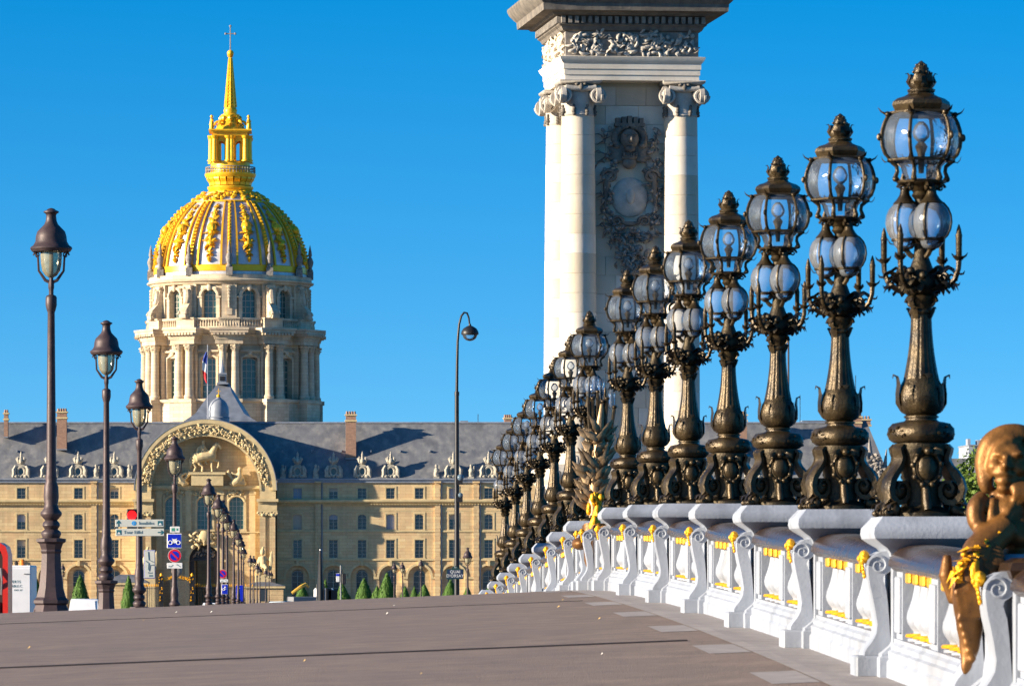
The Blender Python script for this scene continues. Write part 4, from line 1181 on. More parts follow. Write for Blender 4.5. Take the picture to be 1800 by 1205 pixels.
m = MB(); m.box(cxm-RI+.02, fx(360)-36*K, PBk-.3, PBk, fz(936), fz(933.8)); m.box(fx(360)+36*K, cxm+RI-.02, PBk-.3, PBk, fz(936), fz(933.8)); pb(m, 'gate_string', M_stone2)
# portal arch, passage and doors
m = MB()
for i in range(20):
    a0, a1 = pi*i/20, pi*(i+1)/20; r0, r1 = 27*K, 35*K
    Q = lambda r, a, y: (fx(360)+r*cos(a), y, fz(984)+r*sin(a))
    m.add([Q(r0,a0,PBk-.35),Q(r1,a0,PBk-.35),Q(r1,a1,PBk-.35),Q(r0,a1,PBk-.35),Q(r0,a0,PBk),Q(r1,a0,PBk),Q(r1,a1,PBk),Q(r0,a1,PBk)], [(0,3,2,1),(1,2,6,5),(0,4,7,3)])
m.box(fx(360)-35*K, fx(360)-27.2*K, PBk-.33, PBk, 0, fz(984.2)); m.box(fx(360)+27.2*K, fx(360)+35*K, PBk-.33, PBk, 0, fz(984.2))
m.box(fx(360)-37*K, fx(360)-27*K, PBk-.5, PBk, fz(987), fz(983)); m.box(fx(360)+27*K, fx(360)+37*K, PBk-.5, PBk, fz(987), fz(983))
pb(m, 'portal_arch', M_stone2, None, 40)
m = MB(); m.ell((fx(360),PBk-.5,fz(943)), (.9,.5,.9), 10, 8); tangle(m, lambda u, v, d: (u, PBk-.3+d*2, v), fx(338), fx(382), fz(957), fz(938), 40, rr, 3.0); pb(m, 'portal_keystone', M_stone2, None, 60)
M_wood = mat('portal_wood', (.05,.045,.045), (.03,.028,.03), .6, ns=2)
m = MB(); m.box(fx(360)-27*K, fx(360)-18*K, PBk+.6, PBk+.9, 0, fz(985)); m.box(fx(360)+16*K, fx(360)+27*K, PBk+.6, PBk+.9, 0, fz(985)); m.box(fx(360)-27*K, fx(360)+27*K, PBk+.55, PBk+.95, fz(984.8), fz(981))
m.box(fx(360)-27*K, fx(360)+27*K, PBk+.7, PBk+.8, fz(981), fz(956)); pb(m, 'portal_door', M_wood)
m = MB(); tangle(m, lambda u, v, d: (u, PBk+.68+d, v), fx(342), fx(378), fz(978), fz(966), 30, rr, 2.0); pb(m, 'door_carving', M_pylg, None, 60)
m = MB(); m.box(fx(360)-27.5*K, fx(360)-27*K, PBk+.5, YF+13, 0, fz(955)); m.box(fx(360)+27*K, fx(360)+27.5*K, PBk+.5, YF+13, 0, fz(955)); m.box(fx(360)-27*K, fx(360)+27*K, PBk+.9, YF+13, fz(955), fz(953)); pb(m, 'passage', M_stone)
# pavilion giant pilasters and their entablature
for s in (-1, 1):
    x0 = cxm + s*108.5*K
    m = MB()
    for dx in (-8.5, 8.5):
        m.box(x0+dx*K-5*K, x0+dx*K+5*K, PF-.28, PF, .0, fz(906)); m.box(x0+dx*K-6*K, x0+dx*K+6*K, PF-.4, PF, 0, fz(1035))
    pb(m, 'giant_pilaster', M_stone)
    m = MB(); m.box(x0-16.5*K, x0+16.5*K, PF-.42, PF, fz(897), fz(885)); m.box(x0-17*K, x0+17*K, PF-.6, PF, fz(884.8), fz(882)); m.box(x0-19*K, x0+19*K, PF-.95, PF, fz(881.8), fz(877)); m.box(x0-17.5*K, x0+17.5*K, PF-.5, PF, fz(899.5), fz(897.2)); pb(m, 'pilaster_entablature', M_stone2)
    m = MB()
    for dx in (-8.5, 8.5):
        for sx in (-1, 1): m.volute((x0+dx*K+sx*5*K, PF-.42, fz(903)), (sx,0,0), (0,0,1), .33, 1.7, .12, 6, 20); m.ell((x0+dx*K+sx*5*K, PF-.35, fz(903)), (.26,.15,.26), 8, 6)
        m.box(x0+dx*K-5.6*K, x0+dx*K+5.6*K, PF-.38, PF, fz(906), fz(900)); m.ell((x0+dx*K, PF-.4, fz(905)), (.3,.2,.25), 8, 6)
    pb(m, 'pilaster_capital', M_stone2, None, 50)
# king on horseback in relief
m = MB(); hy = PBk-.75
H = lambda x, y: (fx(x), hy, fz(y))
m.tube([H(346,806),H(356,803),H(366,802),H(373,801)], [0.70,0.74,0.67,0.59], 12); m.ell(H(346,805), (.78,.6,.82), 12, 8); m.ell(H(373,801), (.66,.56,.78), 12, 8)
m.tube([H(373,797),H(377,789),H(380,783),H(383,780)], [0.55,0.44,0.37,0.30], 10); m.tube([H(382,780),H(387,785),H(389,790)], [0.31,0.25,0.18], 9); m.tube([H(381,778),H(381,775)], [0.09,0.03], 5)
m.tube([H(372,806),H(380,810),H(385,811),H(385,818),H(383,823)], [0.31,0.22,0.16,0.15,0.15], 8); m.tube([H(370,806),H(373,814),H(373,822),H(374,829)], [0.31,0.21,0.15,0.18], 8)
m.tube([H(344,808),H(341,815),H(345,821),H(342,829)], [0.46,0.30,0.16,0.19], 8); m.tube([H(348,809),H(352,816),H(357,820),H(356,829)], [0.41,0.26,0.16,0.18], 8)
m.tube([H(339,803),H(335,808),H(336,820),H(334,826)], [0.18,0.22,0.19,0.06], 7)
m.tube([H(357,803),H(357,794),H(358,786),H(358,781)], [0.31,0.37,0.41,0.18], 10); m.ell(H(358,778), (.28,.28,.36), 10, 7); m.tube([H(356,803),H(362,808),H(362,814),H(365,816)], [0.27,0.21,0.15,0.12], 8)
m.tube([H(359,787),H(365,792),H(371,792)], [0.19,0.15,0.10], 7); m.tube([H(357,787),H(351,790),H(350,796)], [0.19,0.16,0.10], 7); m.tube([H(355,784),H(349,790),H(347,800)], [0.22,0.30,0.15], 7)
add('equestrian_relief', sculpt(m, .065, M_stone2, 'equestrian_relief', 2), pal, (-fx(AX), -YF, 0))
m = MB(); m.box(fx(333), fx(397), hy-.9, PBk, fz(834.5), fz(830)); m.box(fx(337), fx(393), hy-.7, PBk, fz(853.4), fz(834.5)); ped = pb(m, 'inscription_pedestal', M_stone2)
M_ink = flat('inscription_paint', (.16,.13,.09), .8)
for i, t in enumerate(['LUDOVICUS MAGNUS', 'MILITIBUS REGALI MUNIFICENTIA', 'IN PERPETUUM PROVIDENS', 'HAS AEDES POSUIT AN M.DC.LXXV']):
    add('inscription', text_mesh(t, .27, M_ink), ped, (fx(365)-fx(AX), hy-.71-YF, fz(837.5+4.2*i)))
for s, px in ((-1, 320), (1, 415)):
    m = MB(); G = lambda x, y: (fx(px)+s*x*K, PBk-.7, fz(y))
    m.tube([G(-6,851),G(2,846),G(6,838),G(7,830)], [.5,.6,.55,.3], 9); m.ell(G(7,826), (.36,.36,.42), 9, 7); m.tube([G(6,836),G(12,840),G(15,847)], [.3,.24,.16], 7); m.tube([G(5,836),G(-3,834),G(-8,830)], [.28,.2,.14], 7)
    m.tube([G(2,848),G(10,849),G(17,851)], [.45,.38,.25], 8); m.tube([G(-4,850),G(-12,850)], [.45,.2], 8); m.tube([G(-6,842),G(-14,832),G(-12,826)], [.2,.32,.1], 7); m.ell(G(14,850), (.4,.35,.3), 8, 6)
    add('seated_figure_relief', sculpt(m, .09, M_stone2, 'seated_figure_relief', 2), pal, (-fx(AX), -YF, 0))
# statues beside the portal
def statue(px, name, lab):
    t = thing(name, lab, 'statue', (fx(px), PF-1.6, 0))
    MB().bbox(-1.1, 1.1, -.9, .9, 0, fz(1010), .06).build('pedestal', M_stone2, t)
    m = MB(); z0 = fz(1010); S = K
    G = lambda x, y, d=0: (x*S, d, fz(y))
    m.tube([G(-4,1010),G(-3,1000),G(-1,992)], [0.33,0.33,0.43], 8); m.tube([G(5,1008,-.5),G(6,998,-.7),G(1,992)], [0.27,0.30,0.43], 8)
    m.tube([G(0,994),G(0,986),G(-1,977)], [0.48,0.51,0.39], 10); m.ell(G(-1,970), (.36,.38,.46), 10, 8); m.tube([G(-1,967),G(0,962),G(3,960)], [0.16,0.20,0.06], 7)
    m.tube([G(3,979),G(10,984),G(13,978)], [0.23,0.20,0.14], 8); m.tube([G(-5,979),G(-9,987),G(-6,995)], [0.23,0.20,0.16], 8); m.tube([G(-4,980),G(-10,996),G(-9,1008)], [0.27,0.39,0.31], 8)
    m.prism([(9*S,fz(1002)),(11*S,fz(990)),(13*S,fz(972)),(16*S,fz(966)),(17*S,fz(985)),(15*S,fz(1002))], -.35, -.05)
    add('figure', sculpt(m, .065, M_stone2, 'figure', 2), t)
statue(463, 'gate_statue', 'pale seated statue with shield in front of the right side of the carved gateway')
statue(262, 'gate_statue', 'pale seated statue in front of the left side of the carved gateway')
# small lead cupola on the ridge behind the arch
m = MB(); c = (fx(383), YF+5, 0)
m.lathe([(1.55,fz(742)),(1.55,fz(733)),(1.62,fz(732)),(1.45,fz(730)),(1.5,fz(722)),(1.38,fz(712)),(1.1,fz(705)),(.7,fz(700)),(.4,fz(698)),(.3,fz(696))], 24, c); o = pb(m, 'ridge_cupola', M_leadroof, None, 40)
m = MB(); m.ell((c[0],c[1],fz(693.5)), .28, 10, 8); m.tube([(c[0],c[1],fz(694)),(c[0],c[1],fz(680))], .05, 5); m.box(c[0]-.3, c[0]+.3, c[1]-.05, c[1]+.05, fz(685.6), fz(684.6)); pb(m, 'cross', M_gold, o, 40)
# courtyard range seen through the passage
m = MB(); m.box(-60, 32, 714, 715, 0, 14)
tag(m.build('courtyard_range', M_stone), 'plain stone courtyard wall seen through the dark portal', 'building')
# ------------------------------------------------------------------ the domed church
YD = 900.0
K2 = YD/F
DX = (405-VX)*K2
def dz(py): return CZ + (1000-py)*K2
dom = thing('domed_church', 'church with gilded ribbed dome, lantern and spire rising behind the palace', 'church', (DX, YD, 0))
def db(m, name, mt, par=None, sm=None): return m.build(name, mt, par or dom, sm)
r_ = lambda px: px*K2
# main block below and podium
m = MB(); m.box(-r_(190), r_(190), -r_(190), r_(190), 0, dz(752)); db(m, 'church_body', M_dstone)
db(MB().lathe([(r_(152),dz(745)),(r_(152),dz(712)),(r_(156),dz(710)),(r_(156),dz(706)),(r_(148),dz(705))], 72), 'podium', M_dstone, None, 30)
PIERS = [k*30 for k in range(12)]           # 270 faces the viewer
WIN = [15 + k*30 for k in range(12)]
cyl = lambda R0: (lambda u, v, d: ((R0-d)*cos(u), (R0-d)*sin(u), v))
# lower drum
RL = r_(138)
holes = [(R(a)-13.5/138, R(a)+13.5/138, dz(704), dz(634), r_(5)) for a in WIN]
m = MB(); wall_holes(m, 0, 2*pi, dz(706), dz(608), holes, cyl(RL), 1.2, .06); db(m, 'lower_drum_wall', M_dstone, None, 30)
wl = window_meshes('drum_window', r_(27), r_(70), r_(5), 3, 6, M_frame, M_wing, .14, .09, .2)
for a in WIN:
    q = R(a); w = add('drum_window', wl[1], dom, ((RL-.75)*cos(q), (RL-.75)*sin(q), dz(704)), (0,0,q+pi/2)); add('window_frame', wl[0], w)
    m = MB(); m.box(-r_(17.5), -r_(13.6), -.25, .5, 0, r_(72)); m.box(r_(13.6), r_(17.5), -.25, .5, 0, r_(72))
    m.tube([(p[0], -.05, p[1]) for p in arc_top(-r_(15.5), r_(15.5), r_(75), r_(6))], .26, 6); m.box(-r_(19), r_(19), -.6, .4, r_(80), r_(83)); m.ell((0,-.3,r_(78)), (.5,.3,.5), 8, 6)
    if 'dsur' not in cache: cache['dsur'] = m.mesh('surround', M_dstone)
    add('surround', cache['dsur'], w, (0,-.75,0))
RC = {0: r_(150), 1: r_(156)}
shaft = MB(); shaft.lathe([(.95,0),(.95,.35),(1.0,.5),(.9,.7),(.78,.9),(.76,3),(.70,7.0),(.66,8.6)], 18)
me_col = shaft.mesh('column', M_dstone, 40)
cp = MB(); cp.lathe([(.66,8.6),(.72,8.7),(.68,8.8),(.8,9.3),(.98,9.8),(1.05,9.9)], 14)
for k in range(8):
    a = k*pi/4; u = Vector((cos(a), sin(a), 0)); cp.leaf([u*.66+Vector((0,0,8.75)), u*.82+Vector((0,0,9.2)), u*1.05+Vector((0,0,9.35)), u*1.1+Vector((0,0,9.2))], [.16,.22,.16,.05], side=(-u.y,u.x,0), ridge=.4)
    cp.ell(u*.95+Vector((0,0,9.75)), .2, 6, 4)
me_ccap = cp.mesh('capital', M_dstone, 50)
me_blk = {}
for a in PIERS:
    kind = 0 if a % 90 == 0 else 1
    rc = RC[kind]; q = R(a)
    for s in (-1, 1):
        off = r_(10.5); c = add('column', me_col, dom, (rc*cos(q)-s*off*sin(q), rc*sin(q)+s*off*cos(q), dz(706)-.05)); add('capital', me_ccap, c)
    # pier behind the pair, and its stretch of podium, entablature, balustrade pedestal
    if kind not in me_blk:
        d = rc - RL
        b = MB(); b.box(-r_(18), r_(18), -d+.9, .6, dz(706), dz(611)); 
        p = MB(); p.box(-r_(22), r_(22), -d-1.3, .3, dz(745), dz(712)); p.box(-r_(23.5), r_(23.5), -d-1.6, .3, dz(711.8), dz(706))
        e = MB()
        for (o0, y0, y1) in ((.75,611,603),(.95,602.8,600),(1.05,599.8,596),(1.5,595.8,592),(1.7,591.8,587),(1.85,586.8,583.5)):
            e.box(-r_(17)-o0, r_(17)+o0, -d-o0, .5, dz(y0), dz(y1))
        for i in range(9): e.box(-r_(18)-.8+i*(r_(36)+1.6)/8-.22, -r_(18)-.8+i*(r_(36)+1.6)/8+.22, -d-1.9, -d-1.4, dz(595.7), dz(592.2))
        g = MB(); g.box(-r_(18), r_(18), -d+.3, .8, dz(583.4), dz(567.5)); g.box(-r_(19), r_(19), -d, .9, dz(567.3), dz(565))
        me_blk[kind] = (b.mesh('pier', M_dstone), p.mesh('podium_block', M_dstone), e.mesh('entablature_block', M_dstone), g.mesh('parapet_block', M_dstone))
    for nm, me in zip(('pier', 'podium_block', 'entablature_block', 'parapet_block'), me_blk[kind]):
        add(nm, me, dom, (RL*cos(q), RL*sin(q), 0), (0,0,q+pi/2))
rl = 138
db(MB().lathe([(r_(rl),dz(612)),(r_(rl+4),dz(611)),(r_(rl+4),dz(603)),(r_(rl+5.5),dz(602.5)),(r_(rl+6.5),dz(597)),(r_(rl+10),dz(593)),(r_(rl+14),dz(590)),(r_(rl+17),dz(586)),(r_(rl+18),dz(583.6)),(r_(rl),dz(583))], 96), 'drum_cornice', M_dstone, None, 30)
m = MB()
for k in range(120):
    a = 2*pi*k/120; x, y = r_(rl+10.5)*cos(a), r_(rl+10.5)*sin(a); m.ell((x,y,dz(594)), (.34,.34,.24), 4, 2)
struct(db(m, 'modillions', M_dstone), 'stuff')
# gallery balustrade
db(MB().lathe([(r_(148),dz(583.4)),(r_(148),dz(580)),(r_(144),dz(580)),(r_(144),dz(583))], 96, capb=False, capt=False), 'gallery_base', M_dstone, None, 30)
db(MB().lathe([(r_(144),dz(569)),(r_(149),dz(569)),(r_(149),dz(565.5)),(r_(144),dz(565.5))], 96, capb=False, capt=False), 'gallery_rail', M_dstone, None, 30)
m = MB()
for k in range(192):
    a = 2*pi*(k+.5)/192; m.lathe([(.16,dz(580)),(.24,dz(577)),(.12,dz(572)),(.16,dz(569))], 5, (r_(146.5)*cos(a), r_(146.5)*sin(a), 0), capb=False, capt=False)
struct(db(m, 'gallery_balusters', M_dstone), 'stuff')
# upper drum
RU = r_(133)
holes = [(R(a)-13/133, R(a)+13/133, dz(566), dz(515), r_(13)) for a in WIN]
m = MB(); wall_holes(m, 0, 2*pi, dz(584), dz(500), holes, cyl(RU), 1.2, .06); db(m, 'upper_drum_wall', M_dstone, None, 30)
wu = window_meshes('attic_window', r_(26), r_(51), r_(13), 3, 5, M_frame, M_wing, .14, .09, .2)
for a in WIN:
    q = R(a); w = add('attic_window', wu[1], dom, ((RU-.8)*cos(q), (RU-.8)*sin(q), dz(566)), (0,0,q+pi/2)); add('window_frame', wu[0], w)
    m = MB(); m.tube([(p[0], -.1, p[1]) for p in arc_top(-r_(16), r_(16), r_(54), r_(16))], .33, 6)
    for s in (-1,1): m.box(s*r_(16)-.33, s*r_(16)+.33, -.3, .5, 0, r_(38)); m.box(s*r_(17)-.5, s*r_(17)+.5, -.45, .4, r_(36), r_(38.5)); m.ell((s*r_(10),-.2,r_(52)), (.6,.25,.3), 7, 5)
    m.ell((0,-.35,r_(54)), (.45,.35,.7), 8, 6)
    if 'usur' not in cache: cache['usur'] = m.mesh('surround', M_dstone)
    add('surround', cache['usur'], w, (0,-.8,0))
vol = MB()   # scroll buttress profile: x outward, z up
pf = [(0,566),(26,566),(27,560),(25,553),(20,547),(14,541),(10,533),(8,522),(9,514),(11,508),(0,508)]
vol.prism([(x*K2, dz(z)) for x, z in pf], -r_(6.5), r_(6.5))
for s in (-1, 1):
    vol.volute((r_(20), s*r_(6.6), dz(559)), (1,0,0), (0,0,1), r_(6.5), 1.7, .25, 6, 20); vol.volute((r_(6), s*r_(6.6), dz(514)), (1,0,0), (0,0,1), r_(4.5), 1.5, .2, 6, 16)
vol.tube([(r_(13), 0, dz(541)), (r_(9), 0, dz(528)), (r_(10), 0, dz(515))], [.5,.7,.4], 8)
me_vol = vol.mesh('scroll_buttress', M_dstone, 40)
pil = MB(); pil.box(0, r_(5), -r_(13), r_(13), dz(583), dz(506)); pil.box(r_(5), r_(6.5), -r_(5), r_(5), dz(560), dz(508))
for k in range(7): pil.ell((r_(7), 0, dz(512+5.5*k)), (.25,.45-.04*k,.36), 7, 5)
me_pil = pil.mesh('attic_pier', M_dstone, 40)
fin = MB(); fin.box(-.9,.9,-.9,.9,0,1.5); fin.lathe([(.7,1.5),(.85,1.7),(.5,2.1),(.85,2.8),(.95,3.3),(.6,3.9),(.35,4.2),(.55,4.5),(.4,5.2),(.2,5.9),(.05,6.4)], 10)
me_fin = fin.mesh('fire_pot', M_pylg, 45)
for a in PIERS:
    q = R(a)
    add('attic_pier', me_pil, dom, (RU*cos(q), RU*sin(q), 0), (0,0,q))
    if a % 90: add('scroll_buttress', me_vol, dom, ((RU+r_(3))*cos(q), (RU+r_(3))*sin(q), 0), (0,0,q))
    add('fire_pot', me_fin, dom, (r_(140)*cos(q), r_(140)*sin(q), dz(492)), None, (.68,.68,1))
db(MB().lathe([(r_(133),dz(507)),(r_(140),dz(506)),(r_(142),dz(503)),(r_(146),dz(501.5)),(r_(147),dz(499)),(r_(143),dz(497.5)),(r_(143),dz(490)),(r_(134),dz(489)),(r_(134),dz(483))], 96), 'attic_cornice', M_dstone, None, 30)
# dome shell
hw = [(495,134.5),(484,134),(472,133),(460,131),(450,129),(440,126.5),(430,123),(420,119),(410,114.5),(400,109),(390,102),(380,94),(372,86.5),(365,79),(358,70.5),(352,61),(346,51),(340,43)]
db(MB().lathe([(r_(w), dz(y)) for y, w in hw], 96), 'dome_shell', M_lead, None, 60)
db(MB().lathe([(r_(134.3),dz(484)),(r_(135.4),dz(483)),(r_(134.6),dz(473)),(r_(133),dz(472))], 96, capb=False, capt=False), 'gold_band', M_gold, None, 40)
def dome_r(y):
    for (a, wa), (b, wb) in zip(hw, hw[1:]):
        if b <= y <= a: return wa + (wb-wa)*(a-y)/(a-b)
    return hw[-1][1]
ys = [474 - 6*i for i in range(20)] + [358.5]
def strip(a0, a1, lift, m, ys=ys):
    # raised band between two azimuths (radians at unit radius) following the shell
    vs = []; fs = []
    for y in ys:
        r = r_(dome_r(y)); z = dz(y)
        for (a, l) in ((a0,0),(a0,lift),(a1,lift),(a1,0)): vs.append(((r+l)*cos(a), (r+l)*sin(a), z + l*.3))
    n = len(ys)
    for j in range(n-1):
        for i in range(3): fs.append((j*4+i, j*4+i+1, (j+1)*4+i+1, (j+1)*4+i))
    fs += [(3,2,1,0), (4*n-4,4*n-3,4*n-2,4*n-1)]
    m.add(vs, fs)
rr = random.Random(6)
for k in range(12):
    q = R(30*k)
    m = MB(); strip(-.118, -.092, .4, m); strip(.092, .118, .4, m); strip(-.028, .028, .45, m)
    for y in range(366, 470, 6):
        r = r_(dome_r(y))+.45; m.ell((r,0,dz(y)), (.4,.35,.32), 6, 4)
    if 'rib' not in cache: cache['rib'] = m.mesh('dome_rib', M_gold, 40)
    add('dome_rib', cache['rib'], dom, (0,0,0), (0,0,q))
    # panel trophies half way between the ribs
    m = MB()
    def DP(u, y, l):   # u metres sideways
        r = r_(dome_r(y)); a = u/r
        return Vector(((r+l)*cos(a), (r+l)*sin(a), dz(y)+l*.3))
    for (yc, sz) in ((454,1.3),(436,2.5),(417,2.3),(398,2.1),(382,1.5),(370,1.1)):
        for j in range(13):
            a = 2*pi*j/13 + rr.random(); L = sz*rr.uniform(.4,.8)*(.85 if yc < 390 else 1)
            pts = [DP(L*t*cos(a), yc - L*t*sin(a)/K2, .08+.28*sin(pi*min(1,t+.15))) for t in (0,.35,.7,1)]
            m.leaf(pts, [.15,.36*sz/2,.3*sz/2,.04], ridge=.6)
        m.ell(DP(0,yc,.15), (.55*sz/2,.6*sz/2,.6*sz/2), 8, 6)
    m.tube([DP(0,460,.2),DP(0,464,.4),DP(0,469,.2)], [.3,.45,.15], 7); m.tube([DP(0,442,.2),DP(0,425,.3),DP(0,376,.2)], .35, 6)
    if 'tro' not in cache: cache['tro'] = m.mesh('gilded_trophy', M_gold, 50)
    o = add('gilded_trophy', cache['tro'], dom, (0,0,0), (0,0,q+R(15)))
    m = MB()   # small helmet dormer above each trophy
    r = r_(dome_r(408)); m.ell((r+.3,0,dz(408)), (.9,.95,1.0), 10, 7); m.box(r+.4, r+1.25, -.4, .4, dz(408)-.5, dz(408)+.2)
    if 'hel' not in cache: cache['hel'] = m.mesh('helmet_lucarne', M_gold, 50)
    add('helmet_lucarne', cache['hel'], o)
db(MB().lathe([(r_(71),dz(360)),(r_(74),dz(359.5)),(r_(73.5),dz(357)),(r_(69),dz(356))], 72, capb=False, capt=False), 'gold_ring', M_gold, None, 40)
m = MB(); rr = random.Random(7)
for k in range(240):
    a = rr.uniform(0, 2*pi); y = rr.uniform(342, 356); r = r_(dome_r(y)); m.ell((r*cos(a), r*sin(a), dz(y)+.2), (rr.uniform(.3,.6),rr.uniform(.3,.6),rr.uniform(.25,.5)), 6, 4)
struct(db(m, 'crown_ornament', M_gold, None, 50), 'stuff')
# lantern
G = M_gold
db(MB().lathe([(r_(41),dz(342)),(r_(41),dz(338)),(r_(38),dz(336)),(r_(40.5),dz(332)),(r_(40.5),dz(329)),(r_(36),dz(328)),(r_(33),dz(326)),(r_(33),dz(314))], 48), 'lantern_base', G, None, 40)
m = MB()
for k in range(20):
    a = 2*pi*k/20; c, s = cos(a), sin(a); b = MB(); b.prism([(r_(32.5),dz(327)),(r_(37),dz(327)),(r_(37.5),dz(322)),(r_(42),dz(316)),(r_(42),dz(313)),(r_(32.5),dz(313))], -.55, .55); b.xf(Matrix.Rotation(a, 4, 'Z')); m.add(b.v, b.f)
db(m, 'lantern_consoles', G)
db(MB().lathe([(r_(34),dz(313.5)),(r_(43),dz(313)),(r_(45),dz(309)),(r_(45),dz(306)),(r_(40),dz(305)),(r_(36),dz(304)),(r_(34),dz(286)),(r_(31),dz(285))], 48), 'lantern_gallery', G, None, 40)
m = MB()
for k in range(48):
    a = 2*pi*k/48; m.tube([(r_(43.5)*cos(a), r_(43.5)*sin(a), dz(306)), (r_(43.5)*cos(a), r_(43.5)*sin(a), dz(295))], .06, 4)
for y in (295, 300): m.tube([(r_(43.5)*cos(2*pi*k/48), r_(43.5)*sin(2*pi*k/48), dz(y)) for k in range(49)], .09, 4, False)
struct(db(m, 'lantern_railing', M_pylg), 'stuff')
# four arched faces with columns, set diagonally
m = MB(); s = r_(25)
for k in range(4):
    w = MB(); wall_holes(w, -s, s, dz(286), dz(240), [(-r_(15.5)-r_(5.5), -r_(15.5)+r_(5.5), dz(284), dz(250), r_(5.5)), (r_(15.5)-r_(5.5), r_(15.5)+r_(5.5), dz(284), dz(250), r_(5.5))], lambda x, v, d: (x, -s+d, v), .9)
    wall_holes(w, -s+.9, s-.9, dz(286), dz(240), [(-r_(15.5)-r_(5.5), -r_(15.5)+r_(5.5), dz(284), dz(250), r_(5.5)), (r_(15.5)-r_(5.5), r_(15.5)+r_(5.5), dz(284), dz(250), r_(5.5))], lambda x, v, d: (x, -s+.9+d, v), .02)
    w.xf(Matrix.Rotation(k*pi/2, 4, 'Z')); m.add(w.v, w.f)
db(m, 'lantern_arcade', G)
lc = MB(); lc.lathe([(.75,dz(286)),(.75,dz(284)),(.55,dz(283)),(.48,dz(247)),(.6,dz(246)),(.75,dz(241))], 10); me_lc = lc.mesh('lantern_column', G, 40)
for k in range(4):
    q = k*pi/2
    for u in (-r_(3), r_(3), -r_(33), r_(33), -r_(27), r_(27)):
        v = -s-.7 if abs(u) < r_(20) else -r_(27)
        add('lantern_column', me_lc, dom, (u*cos(q)-v*sin(q), u*sin(q)+v*cos(q), 0))
m = MB()
for (h, y0, y1) in ((30,241,236),(33,235.8,233),(37.5,232.8,230)):
    m.box(-r_(h), r_(h), -r_(h), r_(h), dz(y0), dz(y1))
db(m, 'lantern_cornice', G)
gs = MB(); gs.tube([(0,0,0),(.1,0,1),(-.05,0,1.9)], [.42,.4,.25], 8); gs.ell((0,0,2.3), (.28,.28,.34), 8, 6); gs.tube([(.2,0,1.7),(.6,0,1.4)], [.15,.1], 6); gs.tube([(-.2,0,1.7),(-.4,0,1.0)], [.15,.1], 6)
me_gs = gs.mesh('gilded_statue', G, 50)
for a in (1, 3, 5, 7): add('gilded_statue', me_gs, dom, (r_(33)*sqrt(2)*cos(a*pi/4)*.98, r_(33)*sqrt(2)*sin(a*pi/4)*.98, dz(230)), (0,0,a))
m = MB(); m.lathe([(r_(28),dz(230)),(r_(27),dz(227)),(r_(22),dz(222)),(r_(17),dz(214)),(r_(15),dz(207)),(r_(16.5),dz(205)),(r_(16.5),dz(202)),(r_(11),dz(200)),(r_(12),dz(194)),(r_(10.5),dz(191))], 24)
for k in range(8):
    a = k*pi/4; u = Vector((cos(a), sin(a), 0)); m.volute(u*r_(20)+Vector((0,0,dz(220))), u, (0,0,1), .8, 1.4, .25, 6, 16); m.ell(u*r_(16)+Vector((0,0,dz(209))), (.5,.5,.6), 7, 5)
db(m, 'spire_base', G, None, 40)
m = MB(); m.lathe([(r_(10.5),dz(192)),(r_(9.5),dz(188)),(r_(2.6),dz(102)),(r_(2.2),dz(99))], 8)
for k in range(8):
    a = k*pi/4; m.tube([(r_(9.7)*cos(a), r_(9.7)*sin(a), dz(189)), (r_(2.7)*cos(a), r_(2.7)*sin(a), dz(102))], [.22,.12], 5)
    for j in range(14):
        t = (j+.5)/14; r = r_(9.2+(2.4-9.2)*t); m.ell((r*cos(a+pi/8), r*sin(a+pi/8), dz(187+(104-187)*t)), .2*(1-.5*t), 5, 4)
db(m, 'spire', G, None, 40)
m = MB(); m.lathe([(.3,dz(101)),(.5,dz(100)),(.55,dz(98.5))], 12); m.ell((0,0,dz(94)), r_(6), 14, 10); db(m, 'ball', G, None, 50)
m = MB(); m.tube([(0,0,dz(90)),(0,0,dz(46))], [.12,.09], 6); m.tube([(-r_(8.5),0,dz(59.5)),(r_(8.5),0,dz(59.5))], .10, 6)
for p in ((-r_(8.5),0,dz(59.5)),(r_(8.5),0,dz(59.5)),(0,0,dz(46))): m.ell(p, .22, 6, 5)
db(m, 'cross', M_pylg, None, 40)
# nave roof with its bell turret in front of the drum
def nz(py): return CZ + (1000-py)*800/F
NX = (386-VX)*800/F
nav = thing('nave_roof', 'steep grey lead roof with small bell turret in front of the drum windows', 'roof', (NX, 800, 0))
nk = 800/F
M_nave = mat('nave_lead', (.25,.27,.31), (.17,.185,.22), .45, metal=.2, ns=.8, streak=.6)
m = MB(); m.add([(-62*nk,-6,nz(742)),(66*nk,-6,nz(742)),(66*nk,60,nz(742)),(-62*nk,60,nz(742)),(-42*nk,-4,nz(728)),(44*nk,-4,nz(728)),(-4*nk,4,nz(672)),(16*nk,4,nz(672)),(-4*nk,60,nz(672)),(16*nk,60,nz(672)),(22*nk,0,nz(690)),(-18*nk,0,nz(692))],
     [(0,1,5,4),(4,5,10,11),(11,10,7,6),(1,2,9,7,10,5),(0,4,11,6,8,3),(6,7,9,8)]); m.build('slope', M_nave, nav)
m = MB(); m.box(-5*nk, 15*nk, 2, 5, nz(674), nz(671)); m.box(-2*nk, 11*nk, 2.4, 4.6, nz(671), nz(657)); m.box(-3*nk, 12*nk, 2.2, 4.8, nz(657), nz(654)); m.lathe([(4*nk,nz(654)),(2*nk,nz(640)),(.3*nk,nz(625))], 6, (4*nk,3.5,0)); m.build('bell_turret', M_leadroof, nav)
m = MB(); m.box(0*nk, 9*nk, 2.3, 2.38, nz(668), nz(660)); m.build('turret_louvre', M_black, nav)
